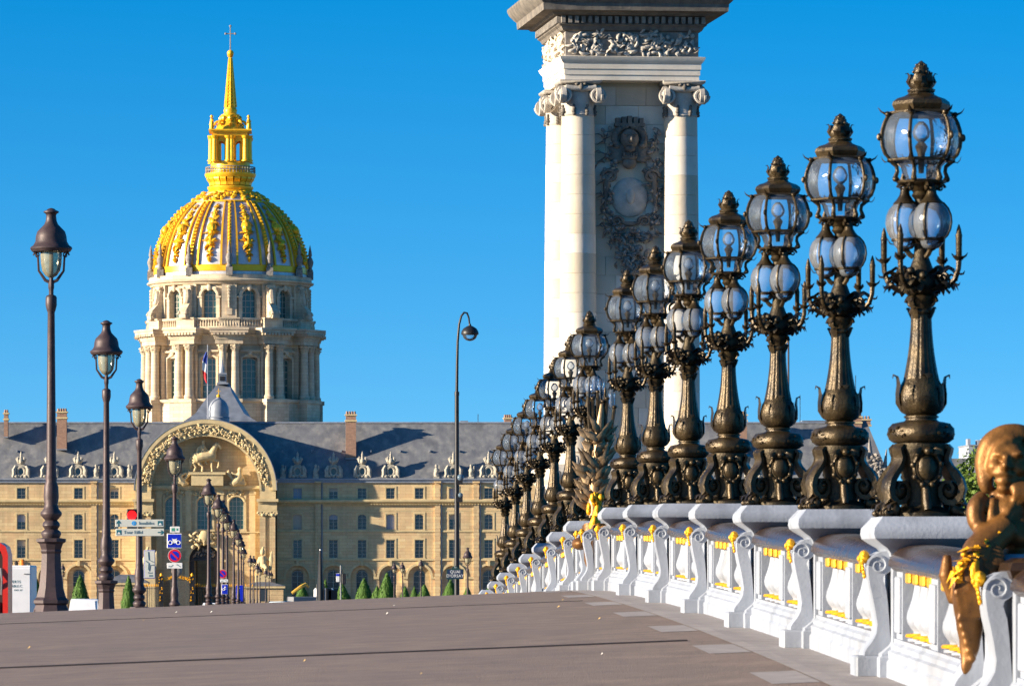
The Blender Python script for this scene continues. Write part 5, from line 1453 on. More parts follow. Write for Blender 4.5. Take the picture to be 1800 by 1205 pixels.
# national flag hanging from its pole
fl = thing('flagpole', 'white flagpole carrying a limp blue, white and red flag before the dome', 'flag', (fx(364), YF+4, fz(745)))
MB().tube([(0,0,0),(0,0,fz(603)-fz(745))], [.10,.06], 8).build('pole', M_white, fl, 40)
M_fb = flat('flag_blue', (.02,.05,.30), .8); M_fw = flat('flag_white', (.75,.75,.75), .8); M_fr = flat('flag_red', (.65,.02,.03), .8)
zf = lambda y: fz(y)-fz(745)
def fl_edge(y): return -9.5*K*max(0, sin(pi*((y-611)/63)))**.8 - .03
cuts = [(616, 616), (632, 640), (648, 656), (672, 668)]
for (mm, nm), (l0, r0), (l1, r1) in zip(((M_fb, 'blue_band'), (M_fw, 'white_band'), (M_fr, 'red_band')), cuts, cuts[1:]):
    m = MB(); N, Q = 10, 8; vs = []
    for i in range(N+1):
        t = i/N
        for q in range(Q+1):
            u = q/Q; yl = l0+(l1-l0)*t; yr = r0+(r1-r0)*t; y = yl+(yr-yl)*u
            x = fl_edge(y)*(1-u) + .02*u
            vs.append((x, -.12*sin(u*9+y*.12)*(1-u*.7) - .02, zf(y)))
    m.add(vs, [(i*(Q+1)+q, i*(Q+1)+q+1, (i+1)*(Q+1)+q+1, (i+1)*(Q+1)+q) for i in range(N) for q in range(Q)]); m.build(nm, mm, fl, 60)
# ------------------------------------------------------------------ bronze creature at the near station
bs = 274.6*DF/31.25; bs = F/DF
def cp_(x, y, d=0.0): return Vector(((x-VX)*DF/F - ROWX, d, (1000-y)*DF/F + CZ - capz(DF)))
fg = thing('bronze_creature', 'polished brown bronze sea creature with curling crest on the parapet at the right edge', 'sculpture', (ROWX, DF, capz(DF)))
m = MB()
m.tube(*cr([cp_(1735,868,-.03),cp_(1732,845,-.02),cp_(1732,812,0),cp_(1741,783,0),cp_(1760,766,0),cp_(1786,760,0),cp_(1812,768,0),cp_(1826,788,0),cp_(1816,802,0)], [.03,.055,.07,.075,.068,.06,.05,.035,.018]), 16)
m.tube(*cr([cp_(1742,840,-.08),cp_(1740,812,-.09),cp_(1750,788,-.09),cp_(1772,775,-.08),cp_(1795,776,-.06)], [.015,.026,.03,.028,.012]), 10)
m.ell(cp_(1774,806,-.02), (.125,.13,.12), 20, 14); m.ell(cp_(1795,815,0), (.10,.13,.12), 16, 12)
m.ell(cp_(1756,799,-.125), (.05,.035,.022), 10, 8); m.ell(cp_(1784,798,-.135), (.05,.035,.022), 10, 8)
m.tube(*cr([cp_(1766,798,-.13),cp_(1762,810,-.165),cp_(1760,818,-.185),cp_(1763,824,-.15)], [.018,.022,.03,.02]), 10)
m.ell(cp_(1753,821,-.15), (.02,.025,.016), 8, 6); m.ell(cp_(1769,822,-.15), (.02,.025,.016), 8, 6)
m.ell(cp_(1744,820,-.09), (.05,.06,.05), 12, 8); m.ell(cp_(1788,824,-.10), (.055,.06,.055), 12, 8)
m.tube(*cr([cp_(1738,834,-.10),cp_(1752,832,-.155),cp_(1768,834,-.155),cp_(1784,840,-.11)], [.014,.02,.02,.014]), 8)
m.tube(*cr([cp_(1744,845,-.10),cp_(1756,846,-.15),cp_(1770,846,-.14),cp_(1780,849,-.10)], [.014,.022,.022,.014]), 8)
m.ell(cp_(1760,858,-.11), (.05,.05,.035), 12, 8)
for k in range(6): m.tube(*cr([cp_(1774+k*8,838+k*2,-.11),cp_(1779+k*8,862,-.15),cp_(1776+k*8,886,-.14)], [.018,.026,.012]), 8)
m.ell(cp_(1765,880,-.02), (.10,.11,.10), 14, 10); m.ell(cp_(1768,905,-.03), (.15,.15,.14), 14, 10)
m.ell(cp_(1713,895,-.10), (.055,.075,.095), 14, 10)
m.tube(*cr([cp_(1726,872,-.06),cp_(1712,890,-.11),cp_(1710,912,-.13),cp_(1720,930,-.16),cp_(1744,938,-.2)], [.05,.06,.058,.05,.035]), 12)
m.ell(cp_(1728,948,-.19), (.10,.10,.11), 14, 10); m.tube(*cr([cp_(1765,925,-.17),cp_(1738,945,-.22),cp_(1712,968,-.27),cp_(1700,990,-.32)], [.09,.10,.11,.10]), 14)
m.ell(cp_(1778,930,-.04), (.17,.18,.13), 16, 10); m.ell(cp_(1795,945,-.15), (.11,.09,.07), 12, 8); m.ell(cp_(1830,905,-.02), (.12,.15,.18), 14, 10)
m.tube(*cr([cp_(1734,925,-.17),cp_(1738,900,-.15),cp_(1742,875,-.11)], [.022,.03,.02]), 8); m.tube(*cr([cp_(1752,930,-.2),cp_(1764,905,-.18),cp_(1776,885,-.13)], [.022,.03,.02]), 8)
m.lathe([(.30,-.30),(.31,-.26),(.26,-.20),(.22,-.12),(.16,-.05)], 20, (0,0,.0))
add('body', sculpt(m, .011, M_brown, 'body', 9), fg)
m = MB()
m.tube(*cr([cp_(1715,960,-.22),cp_(1700,990,-.32),cp_(1692,1020,-.36),cp_(1690,1055,-.36),cp_(1692,1095,-.34),cp_(1691,1130,-.36),cp_(1684,1165,-.4),cp_(1680,1182,-.42)], [.08,.11,.13,.125,.105,.08,.045,.015]), 16, flat=.8)
for k in range(5):
    m.tube([cp_(1662+15*k,1000,-.40-.03*(k%2)),cp_(1666+12*k,1040,-.46),cp_(1676+7*k,1085,-.44)], [.02,.03,.015], 6)
for k in range(6): m.ell(cp_(1672+4*k,1085+14*k,-.43), (.03,.03,.03), 7, 5)
m.tube([cp_(1655,975,-.28),cp_(1652,1010,-.3),cp_(1662,1060,-.3)], [.03,.05,.02], 8)
add('tail', sculpt(m, .011, M_brown, 'tail', 6), fg)
m = MB(); rr = random.Random(17)
path = [cp_(1742,930,-.24),cp_(1728,950,-.30),cp_(1706,965,-.36),cp_(1684,980,-.40),cp_(1668,1000,-.44),cp_(1662,1015,-.45)]
for a, b in zip(path, path[1:]):
    for k in range(9):
        p = a.lerp(b, rr.random()) + Vector((rr.uniform(-.03,.03), rr.uniform(-.02,.02), rr.uniform(-.03,.03)))
        if k % 2: m.ell(p, rr.uniform(.018,.034), 7, 5)
        else: m.leaf([p, p+Vector((rr.uniform(-.04,.04),-.03,rr.uniform(-.04,.02))), p+Vector((rr.uniform(-.07,.07),-.02,rr.uniform(-.08,0)))], [.012,.026,.004], ridge=.5)
m.tube([cp_(1700,985,-.42),cp_(1694,1005,-.47),cp_(1690,1022,-.46)], [.02,.035,.012], 7)
struct(m.build('gilded_garland', M_gild, fg, 60), 'stuff')
m = MB(); m.lathe([(.05,0),(.10,.02),(.115,.05),(.105,.09),(.07,.10)], 16); m.xf(Matrix.Translation(cp_(1722,985,-.28)) @ Matrix.Rotation(R(70), 4, 'X')); m.build('shell_boss', M_brown, fg, 50)

# ------------------------------------------------------------------ leafy bronze torch bouquet at mid bridge
def mp_(x, y, d=0.0): return Vector(((x-VX)*DM/F - ROWX, d, (1000-y)*DM/F + CZ - capz(DM)))
bq = thing('torch_bouquet', 'spiky bronze foliage bouquet with crystal torches on a gilded mask at mid bridge', 'sculpture', (ROWX, DM, capz(DM)))
m = MB(); rr = random.Random(23)
m.tube([mp_(1046,905,-.1),mp_(1046,850,-.1),mp_(1052,780,-.05),mp_(1058,710,0)], [.14,.11,.09,.05], 9)
for k in range(74):
    t = rr.random(); y = 900 - 135*t; x = 1041 + 10*t + rr.uniform(-15,15)*(1-.3*t); a = rr.uniform(-1.5, 1.4); L = rr.uniform(22, 50)*(1-.15*t); b = rr.uniform(-.22,.05)
    p0 = mp_(x, y, b)
    pts = [p0, mp_(x+L*.4*sin(a), y-L*.35*cos(a), b-.06), mp_(x+L*.75*sin(a), y-L*.72*cos(a), b-.05), mp_(x+L*1.0*sin(a*1.15), y-L*cos(a*.8), b-.01)]
    m.leaf(pts, [.015,.055,.045,.004], side=(cos(a),.3,-sin(a)), ridge=.45, jag=.08)
struct(m.build('bronze_leaves', M_leafbr, bq, 50), 'stuff')
m = MB()
for (x0, x1, yt) in ((1040,1034,690),(1048,1051,688),(1056,1067,700),(1060,1080,715),(1044,1042,700),(1052,1060,705)):
    m.tube([mp_(x0,860,-.02),mp_((x0+x1)/2,790,-.04),mp_(x1,yt,-.02)], [.022,.02,.03], 6); m.ell(mp_(x1,yt,-.02), (.045,.045,.03), 8, 5)
m.build('torch_stems', M_bronze, bq, 50)
for (x, yt, yb) in ((1035,667,700),(1046,660,690),(1056,665,700),(1075,685,718)):
    c = MB(); p = mp_(x, yb, -.02); h = (yb-yt)*DM/F
    c.lathe([(.022,0),(.048,h*.25),(.055,h*.8),(.03,h)], 7); c.v = [(a+p.x, b+p.y, z+p.z) for a, b, z in c.v]; c.build('crystal_torch', M_pane, bq, 20)
m = MB()
for k in range(30):
    y = rr.uniform(870, 950); w = 9 if y < 925 else 6; m.ell(mp_(1040+rr.uniform(-w,w)+ (6 if y<890 else 0), y, -.34+rr.uniform(-.05,.05)), (rr.uniform(.03,.06),.05,rr.uniform(.04,.08)), 8, 6)
m.tube([mp_(1050,870,-.3),mp_(1047,900,-.34),mp_(1040,925,-.36),mp_(1042,955,-.34)], [.03,.055,.075,.02], 9)
struct(m.build('gilded_mask', M_gild, bq, 60), 'stuff')
m = MB(); m.tube([mp_(1040,925,-.22),mp_(1038,958,-.34),mp_(1036,985,-.36),mp_(1038,1015,-.36)], [.16,.13,.10,.03], 10); m.ell(mp_(1020,955,-.1), (.14,.25,.10), 10, 7); m.ell(mp_(1062,950,-.1), (.14,.25,.09), 10, 7); m.build('bronze_drape', M_brown, bq, 50)

# ------------------------------------------------------------------ cast iron street lamps
def ground(X, d):
    return deckz(X, d) if d < 150 and X > -5.1 else (deckz(-5, d) - .14 if d < 150 else min(deckz(-5, min(d, 690)) - .16, CZ-3.05))
def make_lamp():
    T = thing('street_lamp', 'x', 'street lamp'); S = 1/97.5
    Z = lambda y: (1062-y)*S
    I = M_iron
    q = R(45)
    m = MB(); m.lathe([(32*S*1.25,0),(32*S*1.25,Z(1058)),(29*S*1.25,Z(1054)),(25*S*1.25,Z(1040)),(23*S*1.2,Z(1031)),(26*S*1.2,Z(1028)),(26*S*1.2,Z(1023)),(21*S*1.25,Z(1018)),(17*S*1.25,Z(1000)),(14.5*S*1.25,Z(970)),(13.5*S*1.25,Z(945)),(15*S*1.25,Z(941)),(14*S*1.25,Z(938)),(17*S*1.25,Z(928)),(22*S*1.2,Z(925)),(22*S*1.2,Z(920)),(12*S,Z(918))], 8, a0=pi/8, a1=pi/8+2*pi); m.build('pedestal', I, T, 25)
    m = MB()
    for k in range(4):
        a = k*pi/2
        for s in (-1,1): m.volute((.27*cos(a)-s*.09*sin(a), .27*sin(a)+s*.09*cos(a), Z(1043)), Vector((-sin(a),cos(a),0)), (0,0,1), .06, 1.5, .018, 5, 14)
        m.box(-.001,.001,-.001,.001,.1,.1001) if False else None
    m.build('scroll_ornament', I, T, 40)
    m = MB(); m.lathe([(14*S,Z(919)),(17*S,Z(912)),(16*S,Z(908)),(11*S,Z(904)),(15*S,Z(898)),(14*S,Z(893)),(10*S,Z(889)),(13*S,Z(886)),(18*S,Z(880)),(18*S,Z(876)),(13*S,Z(870)),(11*S,Z(862)),(13*S,Z(850)),(12*S,Z(832)),(9*S,Z(824)),(10*S,Z(818)),(9*S,Z(812)),(8.4*S,Z(800)),(8*S,Z(760)),(7*S,Z(650)),(6*S,Z(540)),(7.5*S,Z(536)),(9.5*S,Z(528)),(9.5*S,Z(515)),(8*S,Z(512)),(4*S,Z(510))], 14); m.build('post', I, T, 40)
    m = MB(); m.lathe([(4*S,Z(511)),(4*S,Z(502)),(5*S,Z(499)),(5*S,Z(490)),(3.6*S,Z(486)),(3.6*S,Z(430))], 8, (0,-.0,0)); 
    for s in (-1, 1): m.tube([(0,0,Z(490)),(s*.10,0,Z(486)),(s*.215,.0,Z(470)),(s*.23,0,Z(446)),(s*.30,0,Z(437))], [.03,.028,.02,.018,.02], 6); m.volute((s*.25,0,Z(444)), (s,0,0), (0,0,1), .06, 1.3, .016, 5, 14)
    m.build('bracket', I, T, 40)
    m = MB(); m.lathe([(.03,Z(482)),(.10,Z(478)),(.155,Z(470)),(.18,Z(458)),(.19,Z(445)),(.185,Z(437))], 16); m.build('glass_bell', M_milk, T, 50)
    m = MB(); m.lathe([(.20,Z(436)),(.33,Z(438)),(.365,Z(433)),(.355,Z(430)),(.31,Z(427)),(.275,Z(421)),(.265,Z(412)),(.24,Z(404)),(.18,Z(398)),(.12,Z(392)),(.095,Z(386)),(.085,Z(377)),(.10,Z(374)),(.135,Z(372)),(.13,Z(370)),(.08,Z(368)),(.06,Z(366)),(.01,Z(364.5))], 20); m.build('hood', I, T, 40)
    return T
lamp0 = make_lamp()
LX = -4.6
LP = [(90,365),(187,562),(245,665),(307,766),(367,840),(384,868),(392,878),(399,896),(411,912),(419,930),(424,943),(428,958),(440,975),(446,976),(452,989),(457,995),(467,999),(473,1002),(477,1003)]
used = False
where = ['nearest tall brown street lamp on the left, its whole hood against the blue sky', 'second tall brown street lamp from the left, left of the dome', 'third brown street lamp from the left, behind the white direction signs', 'fourth brown street lamp from the left, carrying the blue motorcycle sign', 'brown street lamp standing before the middle of the carved gateway, fifth from the left']
def put_lamp(x, y, X, d, lab, grp):
    global used
    o = copy_tree(lamp0) if used else lamp0
    used = True
    zb = ground(X, d); top = CZ + (1000-y)*d/F; s = (top-zb)/7.15
    o.location = (X, d, zb-.01); o.scale = (min(s,1.05), min(s,1.05), s)
    tag(o, lab, 'street lamp', grp)
    return o
nth = ['sixth','seventh','eighth','ninth','tenth','eleventh','twelfth','thirteenth','fourteenth','fifteenth','sixteenth','seventeenth','eighteenth','last']
for i, (x, y) in enumerate(LP):
    d = LX*F/(x-VX)
    lab = where[i] if i < 5 else nth[i-5] + ' street lamp from the left in the row receding before the gateway'
    put_lamp(x, y, LX, d, lab, 'street lamps receding towards the gateway')
for (x, y, d, lab) in ((822, 961, 206, 'brown street lamp with pale glass right of the street name plate'), (693, 988, 363, 'left one of two distant street lamps standing close together before the palace'), (707.5, 987, 355, 'right one of two distant street lamps standing close together before the palace'), (740, 983, 600, 'small far street lamp right of the lamp pair before the palace'), (110.5, 990, 600, 'tiny far street lamp beside the tallest street lamp on the left')):
    put_lamp(x, y, (x-VX)*d/F, d, lab, 'distant street lamps before the palace')

# modern curved street light with camera boxes and the street name plate
D9 = 172.0; s9 = D9/F
cl = thing('curved_street_light', 'tall slim dark street light curving over to a round lamp head', 'street light', ((803-VX)*s9, D9, ground(5, D9)))
c9 = Vector(cl.location)
def q9(x, y, d=0): return Vector(((x-VX)*s9 - c9.x, d, CZ+(1000-y)*s9 - c9.z))
m = MB(); m.tube([q9(803,1160),q9(803,900),q9(803,692)], [.10,.085,.075], 10); m.tube([q9(803,695),q9(803.2,688)], .085, 10); m.build('pole', M_black, cl, 40)
m = MB(); m.tube([q9(803,690),q9(803.6,640),q9(804.5,600),q9(807,570),q9(811,555),q9(816,549),q9(821,550),q9(824,558),q9(825.5,570)], [.055,.05,.045,.04,.038,.036,.034,.032,.03], 8); m.build('curved_arm', M_black, cl, 60)
m = MB(); p = q9(826,585); m.lathe([(.30,-.06),(.31,-.02),(.295,.06),(.23,.16),(.12,.23),(.05,.26),(.04,.32)], 20, p); m.build('lamp_head', M_black, cl, 40)
m = MB(); m.lathe([(.04,-.28),(.14,-.25),(.22,-.18),(.27,-.06)], 18, p); m.build('lamp_bowl', M_pane, cl, 60)
for y, r in ((842, .12), (873, .09)):
    m = MB(); p = q9(808, y, -.15); m.box(p.x-.14, p.x+.1, p.y-.1, p.y+.12, p.z-.18, p.z+.12); o = m.build('camera_box', M_black, cl)
    m = MB(); m.ell(q9(809, y-3, -.22), (r, r*.7, r), 12, 8); m.build('lens_dome', flat('lens_glass', (.12,.18,.24), .08), o, 50)
nm = thing('street_name_plate', 'dark green enamel street name plate QUAI D\'ORSAY on the curved street light', 'sign', ((800-VX)*(D9-.3)/F, D9-.3, CZ-.3))
M_plate = flat('plate_green', (.02,.06,.05), .3); M_pw = flat('plate_white', (.75,.78,.8), .4); M_pblue = flat('plate_blue', (.015,.03,.08), .3)
w, h = 15*s9, 10*s9; z0 = (1000-1007)*s9 + .3
m = MB(); m.prism([(-w,z0-h),(w,z0-h),(w,z0+h*.75),(w*.45,z0+h*.8)]+[(w*.4*cos(a),z0+h*.8+w*.35*sin(a)) for a in [pi*i/8 for i in range(9)]]+[(-w*.45,z0+h*.8),(-w,z0+h*.75)], 0, .03); m.build('plate', M_plate, nm)
m = MB(); m.box(-w*.9, w*.9, -.004, 0.0, z0-h*.88, z0+h*.64); m.build('panel', M_pblue, nm)
for t, sz, zz in (('7e', .085, z0+h*1.05), ('QUAI', .15, z0+h*.27), ("D'ORSAY", .15, z0-h*.45)): add('lettering', text_mesh(t, sz, M_pw), nm, (0,-.01,zz))

# ------------------------------------------------------------------ signs and signals
M_cream = flat('sign_cream', (.62,.62,.56), .45); M_teal = flat('sign_teal', (.01,.13,.17), .5); M_sblue = flat('sign_blue', (.003,.02,.52), .35); M_sred = flat('sign_red', (.62,.012,.03), .35); M_cyan = flat('sign_cyan', (.03,.32,.75), .4); M_swhite = flat('sign_white', (.78,.78,.78), .4); M_grey = flat('sign_back_grey', (.2,.2,.21), .5); M_txt = flat('sign_text_grey', (.16,.24,.27), .5)
def sign(name, lab, x, y, d, build, post=True, cat='sign', grp=None):
    s = d/F; t = thing(name, lab, cat, ((x-VX)*s, d, CZ+(1000-y)*s), 0, grp); build(t, s); return t
def arrow(right):
    m = MB()
    P = [(-.09,-.016),(.02,-.016),(-.02,-.06),(.02,-.06),(.085,0),(.02,.06),(-.02,.06),(.02,.016),(-.09,.016)]
    if not right: P = [(-b, a) for a, b in P]
    m.prism(P, -.004, 0); return m
def icon(t, x, s):
    m = MB(); m.box(x-4.2*s, x+4.2*s, -.017, -.012, -4.2*s, 4.2*s); m.build('monument_icon', M_teal, t)
    m = MB(); m.prism([(x-3*s,-3.2*s),(x+3*s,-3.2*s),(x+1.4*s,-.5*s),(x,1.2*s),(x-1.4*s,-.5*s)], -.02, -.017); m.build('icon_shape', M_swhite, t)
D3 = 4.6*F/(VX-245) - .45
def dir1(t, s):
    MB().bbox(-42.5*s, 42.5*s, -.012, .02, -6.6*s, 6.6*s, .008).build('board', M_cream, t)
    a = arrow(False); a.v = [(x-37*s, y-.013, z) for x, y, z in a.v]; a.build('arrow', M_teal, t)
    m = MB(); m.prism([(-10*s+4*s*cos(2*pi*i/16), 4*s*sin(2*pi*i/16)) for i in range(16)], -.017, -.012); m.build('information_disc', M_cyan, t); add('lettering', text_mesh('i', .09, M_swhite), t, (-10*s,-.02,0))
    add('lettering', text_mesh('Invalides', .125, M_txt), t, (12*s,-.016,0)); icon(t, 36*s, s)
def dir2(t, s):
    MB().bbox(-42.5*s, 42.5*s, -.012, .02, -6.6*s, 6.6*s, .008).build('board', M_cream, t)
    a = arrow(True); a.v = [(x+37*s, y-.013, z) for x, y, z in a.v]; a.build('arrow', M_teal, t)
    add('lettering', text_mesh('Tour Eiffel', .125, M_txt), t, (-12*s,-.016,0)); icon(t, -37*s, s)
sign('direction_sign', 'upper cream direction sign to the Invalides with an up arrow on the third lamp', 245.5, 919, D3, dir1)
sign('direction_sign', 'lower cream direction sign to the Tour Eiffel with a right arrow on the third lamp', 246, 935, D3, dir2)
M_red_on = flat('signal_red_light', (.9,.01,.01), .4, 0, .8)
def signal(t, s):
    MB().bbox(-9*s, 9*s, -.10, .10, -33*s, 11*s, .02).build('housing', M_black, t)
    m = MB(); m.prism([(8.3*s*cos(2*pi*i/24), 8.3*s*sin(2*pi*i/24)) for i in range(24)], -.108, -.10); m.build('red_light', M_red_on, t)
    for k in (1, 2):
        m = MB(); m.prism([(7.3*s*cos(2*pi*i/20), -13*k*s+5*s*sin(2*pi*i/20)) for i in range(20)], -.106, -.10); m.build('dark_light', flat('signal_off', (.02,.03,.02), .3), t)
    m = MB(); m.lathe([(9*s,0),(9.5*s,.16)], 16, (0,0,0), a0=R(0), a1=R(180), capb=False, capt=False); m.xf(Matrix.Translation((0,-.10,0)) @ Matrix.Rotation(R(90), 4, 'X')); m.build('visor', M_black, t)
sign('traffic_light', 'black traffic light showing red behind the direction signs', 232, 905, D3+.2, signal, cat='traffic light')
def route(t, s):
    MB().bbox(-10*s, 10*s, -.01, .02, -25*s, 25*s, .01).build('board', M_cream, t)
    m = MB(); m.box(-9.6*s, 9.6*s, -.013, -.0105, -24.5*s, 24.5*s); m.box(-8.9*s, 8.9*s, -.0145, -.0135, -23.8*s, 23.8*s); m.build('edge_line', M_sblue, t)
    m = MB(); m.box(-8.8*s, 8.8*s, -.0165, -.015, -23.7*s, 23.7*s); m.build('face', M_cream, t)
    m = MB()
    for P in ([(-3,22),(-2,8),(6,4)], [(-7,6),(-2,2),(-3,-10)], [(7,-1),(0,-2),(-1,-12)]):
        m.tube([(a*s, -.018, b*s) for a, b in P], .012, 5)
    m.build('route_lines', M_txt, t); add('lettering', text_mesh('Quai', .07, M_txt), t, (1*s,-.018,-15*s)); m = MB(); m.box(-1*s, 6*s, -.019, -.017, -22*s, -18.5*s); m.build('marker', M_txt, t)
sign('route_sign', 'tall pale route diagram sign with blue edge right of the third lamp post', 263, 991, D3+.1, route)
D4 = 4.6*F/(VX-307) - .4
def smallp(t, s):
    MB().bbox(-8.5*s, 8.5*s, -.01, .015, -5.3*s, 5.3*s, .005).build('board', M_swhite, t); m = MB(); m.box(-6*s, 0, -.014, -.011, -3*s, 2.6*s); m.box(2.5*s, 5.5*s, -.014, -.011, -2*s, 2*s); m.build('symbols', flat('sign_green', (.06,.3,.22), .5), t)
sign('small_plate', 'tiny white plate with green symbols above the blue motorcycle sign', 307.5, 930, D4, smallp)
def moto(t, s):
    MB().bbox(-13*s, 13*s, -.01, .02, -13*s, 13*s, .012).build('board', M_swhite, t); m = MB(); m.box(-11.5*s, 11.5*s, -.016, -.0105, -11.5*s, 11.5*s); m.build('face', M_sblue, t)
    m = MB()
    for x in (-7, 7): m.tube([((x+3.3*cos(2*pi*i/18))*s, -.02, (-3+3.3*sin(2*pi*i/18))*s) for i in range(19)], .016, 5, False)
    m.prism([(-5*s,-3*s),(-3*s,2*s),(-4.5*s,4.5*s),(-2*s,3.6*s),(0,3*s),(2.5*s,3.6*s),(5*s,4.5*s),(3.4*s,2*s),(6*s,-2*s),(2*s,-3.6*s),(-1*s,-4*s)], -.024, -.018); m.build('motorcycle_symbol', M_swhite, t)
sign('parking_sign', 'blue square sign with a white motorcycle on the fourth lamp post', 306.5, 950, D4, moto)
def nopark(r):
    def f(t, s):
        C = lambda q: [(q*s*cos(2*pi*i/28), q*s*sin(2*pi*i/28)) for i in range(28)]
        m = MB(); m.prism(C(r), -.01, .02); m.build('disc', M_swhite, t); m = MB(); m.prism(C(r*.95), -.014, -.0105); m.build('red_ring', M_sred, t); m = MB(); m.prism(C(r*.66), -.018, -.0145); m.build('blue_face', M_sblue, t)
        m = MB(); a = r*.66*s*.72; w = r*.09*s; m.prism([(-a-w,a-w),(-a+w,a+w),(a+w,-a+w),(a-w,-a-w)], -.022, -.0185); m.build('red_bar', M_sred, t)
    return f
sign('no_parking_sign', 'round red and blue no parking sign under the motorcycle sign', 307, 976, D4, nopark(12))
def tow(k):
    def f(t, s):
        MB().bbox(-13.5*s*k, 13.5*s*k, -.01, .015, -5*s*k, 5*s*k, .006).build('board', M_swhite, t)
        m = MB(); m.prism([(-11*s*k,-2*s*k),(-6*s*k,-2.6*s*k),(-2*s*k,1*s*k),(-4*s*k,1.6*s*k),(-6*s*k,-.6*s*k),(-10*s*k,-.4*s*k)], -.014, -.011); m.prism([(1*s*k,1.8*s*k),(5*s*k,2.6*s*k),(11*s*k,-1.6*s*k),(10*s*k,-2.6*s*k),(5*s*k,.6*s*k)], -.014, -.011); m.build('tow_truck_symbol', M_txt, t)
    return f
sign('tow_away_plate', 'white tow truck plate under the larger no parking sign', 307, 993.5, D4, tow(1.0))
D7 = 4.6*F/(VX-392) - .4
sign('no_parking_sign', 'smaller round red and blue no parking sign low in the lamp row', 391, 1008, D7, nopark(8))
sign('tow_away_plate', 'small white tow truck plate under the smaller no parking sign', 394, 1020, D7, tow(.52))
def bike(t, s):
    MB().bbox(-5.5*s, 5.5*s, -.01, .02, -8.6*s, 8.6*s, .01).build('board', M_swhite, t); m = MB(); m.box(-4.9*s, 4.9*s, -.016, -.0105, -8*s, 8*s); m.build('face', M_sblue, t); m = MB(); m.tube([((-1.5+2.2*cos(2*pi*i/14))*s, -.02, (1.8*sin(2*pi*i/14))*s) for i in range(15)], .02, 5, False); m.box(0, 3*s, -.022, -.018, 0, 1*s); m.ell((1*s,-.02,3.6*s), (.05,.01,.05), 8, 5); m.build('bicycle_symbol', M_swhite, t)
sign('parking_sign', 'small blue and white rectangular sign under the smaller no parking sign', 395, 1035, D7, bike)
def psign(t, s):
    MB().bbox(-6.2*s, 6.2*s, -.02, .05, -15*s, 13*s, .01).build('board', M_sblue, t); add('lettering', text_mesh('P', .42, M_swhite), t, (-2*s,-.024,6*s))
sign('parking_sign', 'tall plain blue sign with a white letter P in the lamp row', 421, 1041, 340, psign)
# black column with cabinets, and a signal pole, before the shaded wing
D6 = 300.0; s6 = D6/F
t = thing('black_column', 'black tapering column with cabinets at its foot before the shaded wing', 'column', ((563-VX)*s6, D6, ground(0, D6)))
zz = lambda y: CZ+(1000-y)*s6-ground(0, D6)
MB().lathe([(5.5*s6,0),(5.2*s6,zz(1025)),(2.6*s6,zz(972)),(2.9*s6,zz(970)),(1.2*s6,zz(966))], 8).build('shaft', M_black, t, 30)
for x0, x1, y0 in ((-7,8,1025),(9,20,1033),(14,30,1036)): MB().bbox(x0*s6, x1*s6, .3, 1.0, 0, zz(y0), .03).build('cabinet', M_black, t)
MB().ell((0,0,zz(966)), .06, 8, 6).build('tip', M_swhite, t)
t = thing('signal_pole', 'grey pole with white sign and black signal box left of the large topiary', 'traffic light', ((599-VX)*s6, D6, ground(0, D6)))
MB().tube([(0,0,0),(0,0,zz(993))], .05, 8).build('pole', M_grey, t, 40)
MB().bbox(-8*s6, -2.2*s6, -.06, .06, zz(1022), zz(1007), .01).build('white_sign', M_swhite, t); MB().bbox(2*s6, 9*s6, -.15, .15, zz(1026), zz(1007), .03).build('signal_box', M_black, t); MB().bbox(-8*s6, -2.2*s6, -.065, .065, zz(1012), zz(1007.5), .008).build('blue_band', M_sblue, t)
fp = thing('thin_mast', 'thin bare mast rising between the candelabra right of the pylon', 'mast', ((1386-VX)*200/F, 200, ground(20, 200)))
MB().tube([(0,0,0),(0,0,CZ+(1000-592)*200/F-ground(20,200))], [.07,.035], 8).build('mast_tube', M_iron, fp, 40)
# ------------------------------------------------------------------ gatehouse, gate, clipped trees, vehicles, right-hand background
D8 = 660.0; s8 = D8/F
def gz8(y): return CZ+(1000-y)*s8
def gatehouse(x0, x1, yw, yr, lab):
    t = thing('gatehouse', lab, 'gatehouse', ((x0+x1)/2*s8-VX*s8, D8, 0)); w = (x1-x0)/2*s8
    m = MB(); zt = gz8(yw); zz = 0; k = 0
    while zz < zt-.05:
        h = min(.5, zt-zz); m.box(-w+.0, w, 0.0, 5, zz+.02, zz+h-.02); zz += h
    m.box(-w+.05, w-.05, .05, 4.95, 0, zt-.03); m.build('wall', M_stone, t)
    MB().box(-w-.25, w+.25, -.25, 5.25, zt, zt+.3).build('cornice', M_stone2, t)
    if yr:
        m = MB(); m.add([(-w-.3,-.3,zt+.3),(w+.3,-.3,zt+.3),(w+.3,5.3,zt+.3),(-w-.3,5.3,zt+.3),(-w*.35,2.4,gz8(yr)),(w*.35,2.4,gz8(yr)),(w*.35,2.6,gz8(yr)),(-w*.35,2.6,gz8(yr))], [(0,1,5,4),(1,2,6,5),(2,3,7,6),(3,0,4,7),(4,5,6,7)]); m.build('slate_roof', M_slate, t)
    m = MB(); m.box(-.45, .45, -.03, .05, gz8(1056), gz8(1034)); m.build('window', M_win, t)
gatehouse(186, 258, 1027, 1009, 'small stone gatehouse with hipped slate roof behind the second street lamp')
gatehouse(428, 498, 1033, 1022, 'low stone gatehouse behind the far lamp row, right of the gateway')
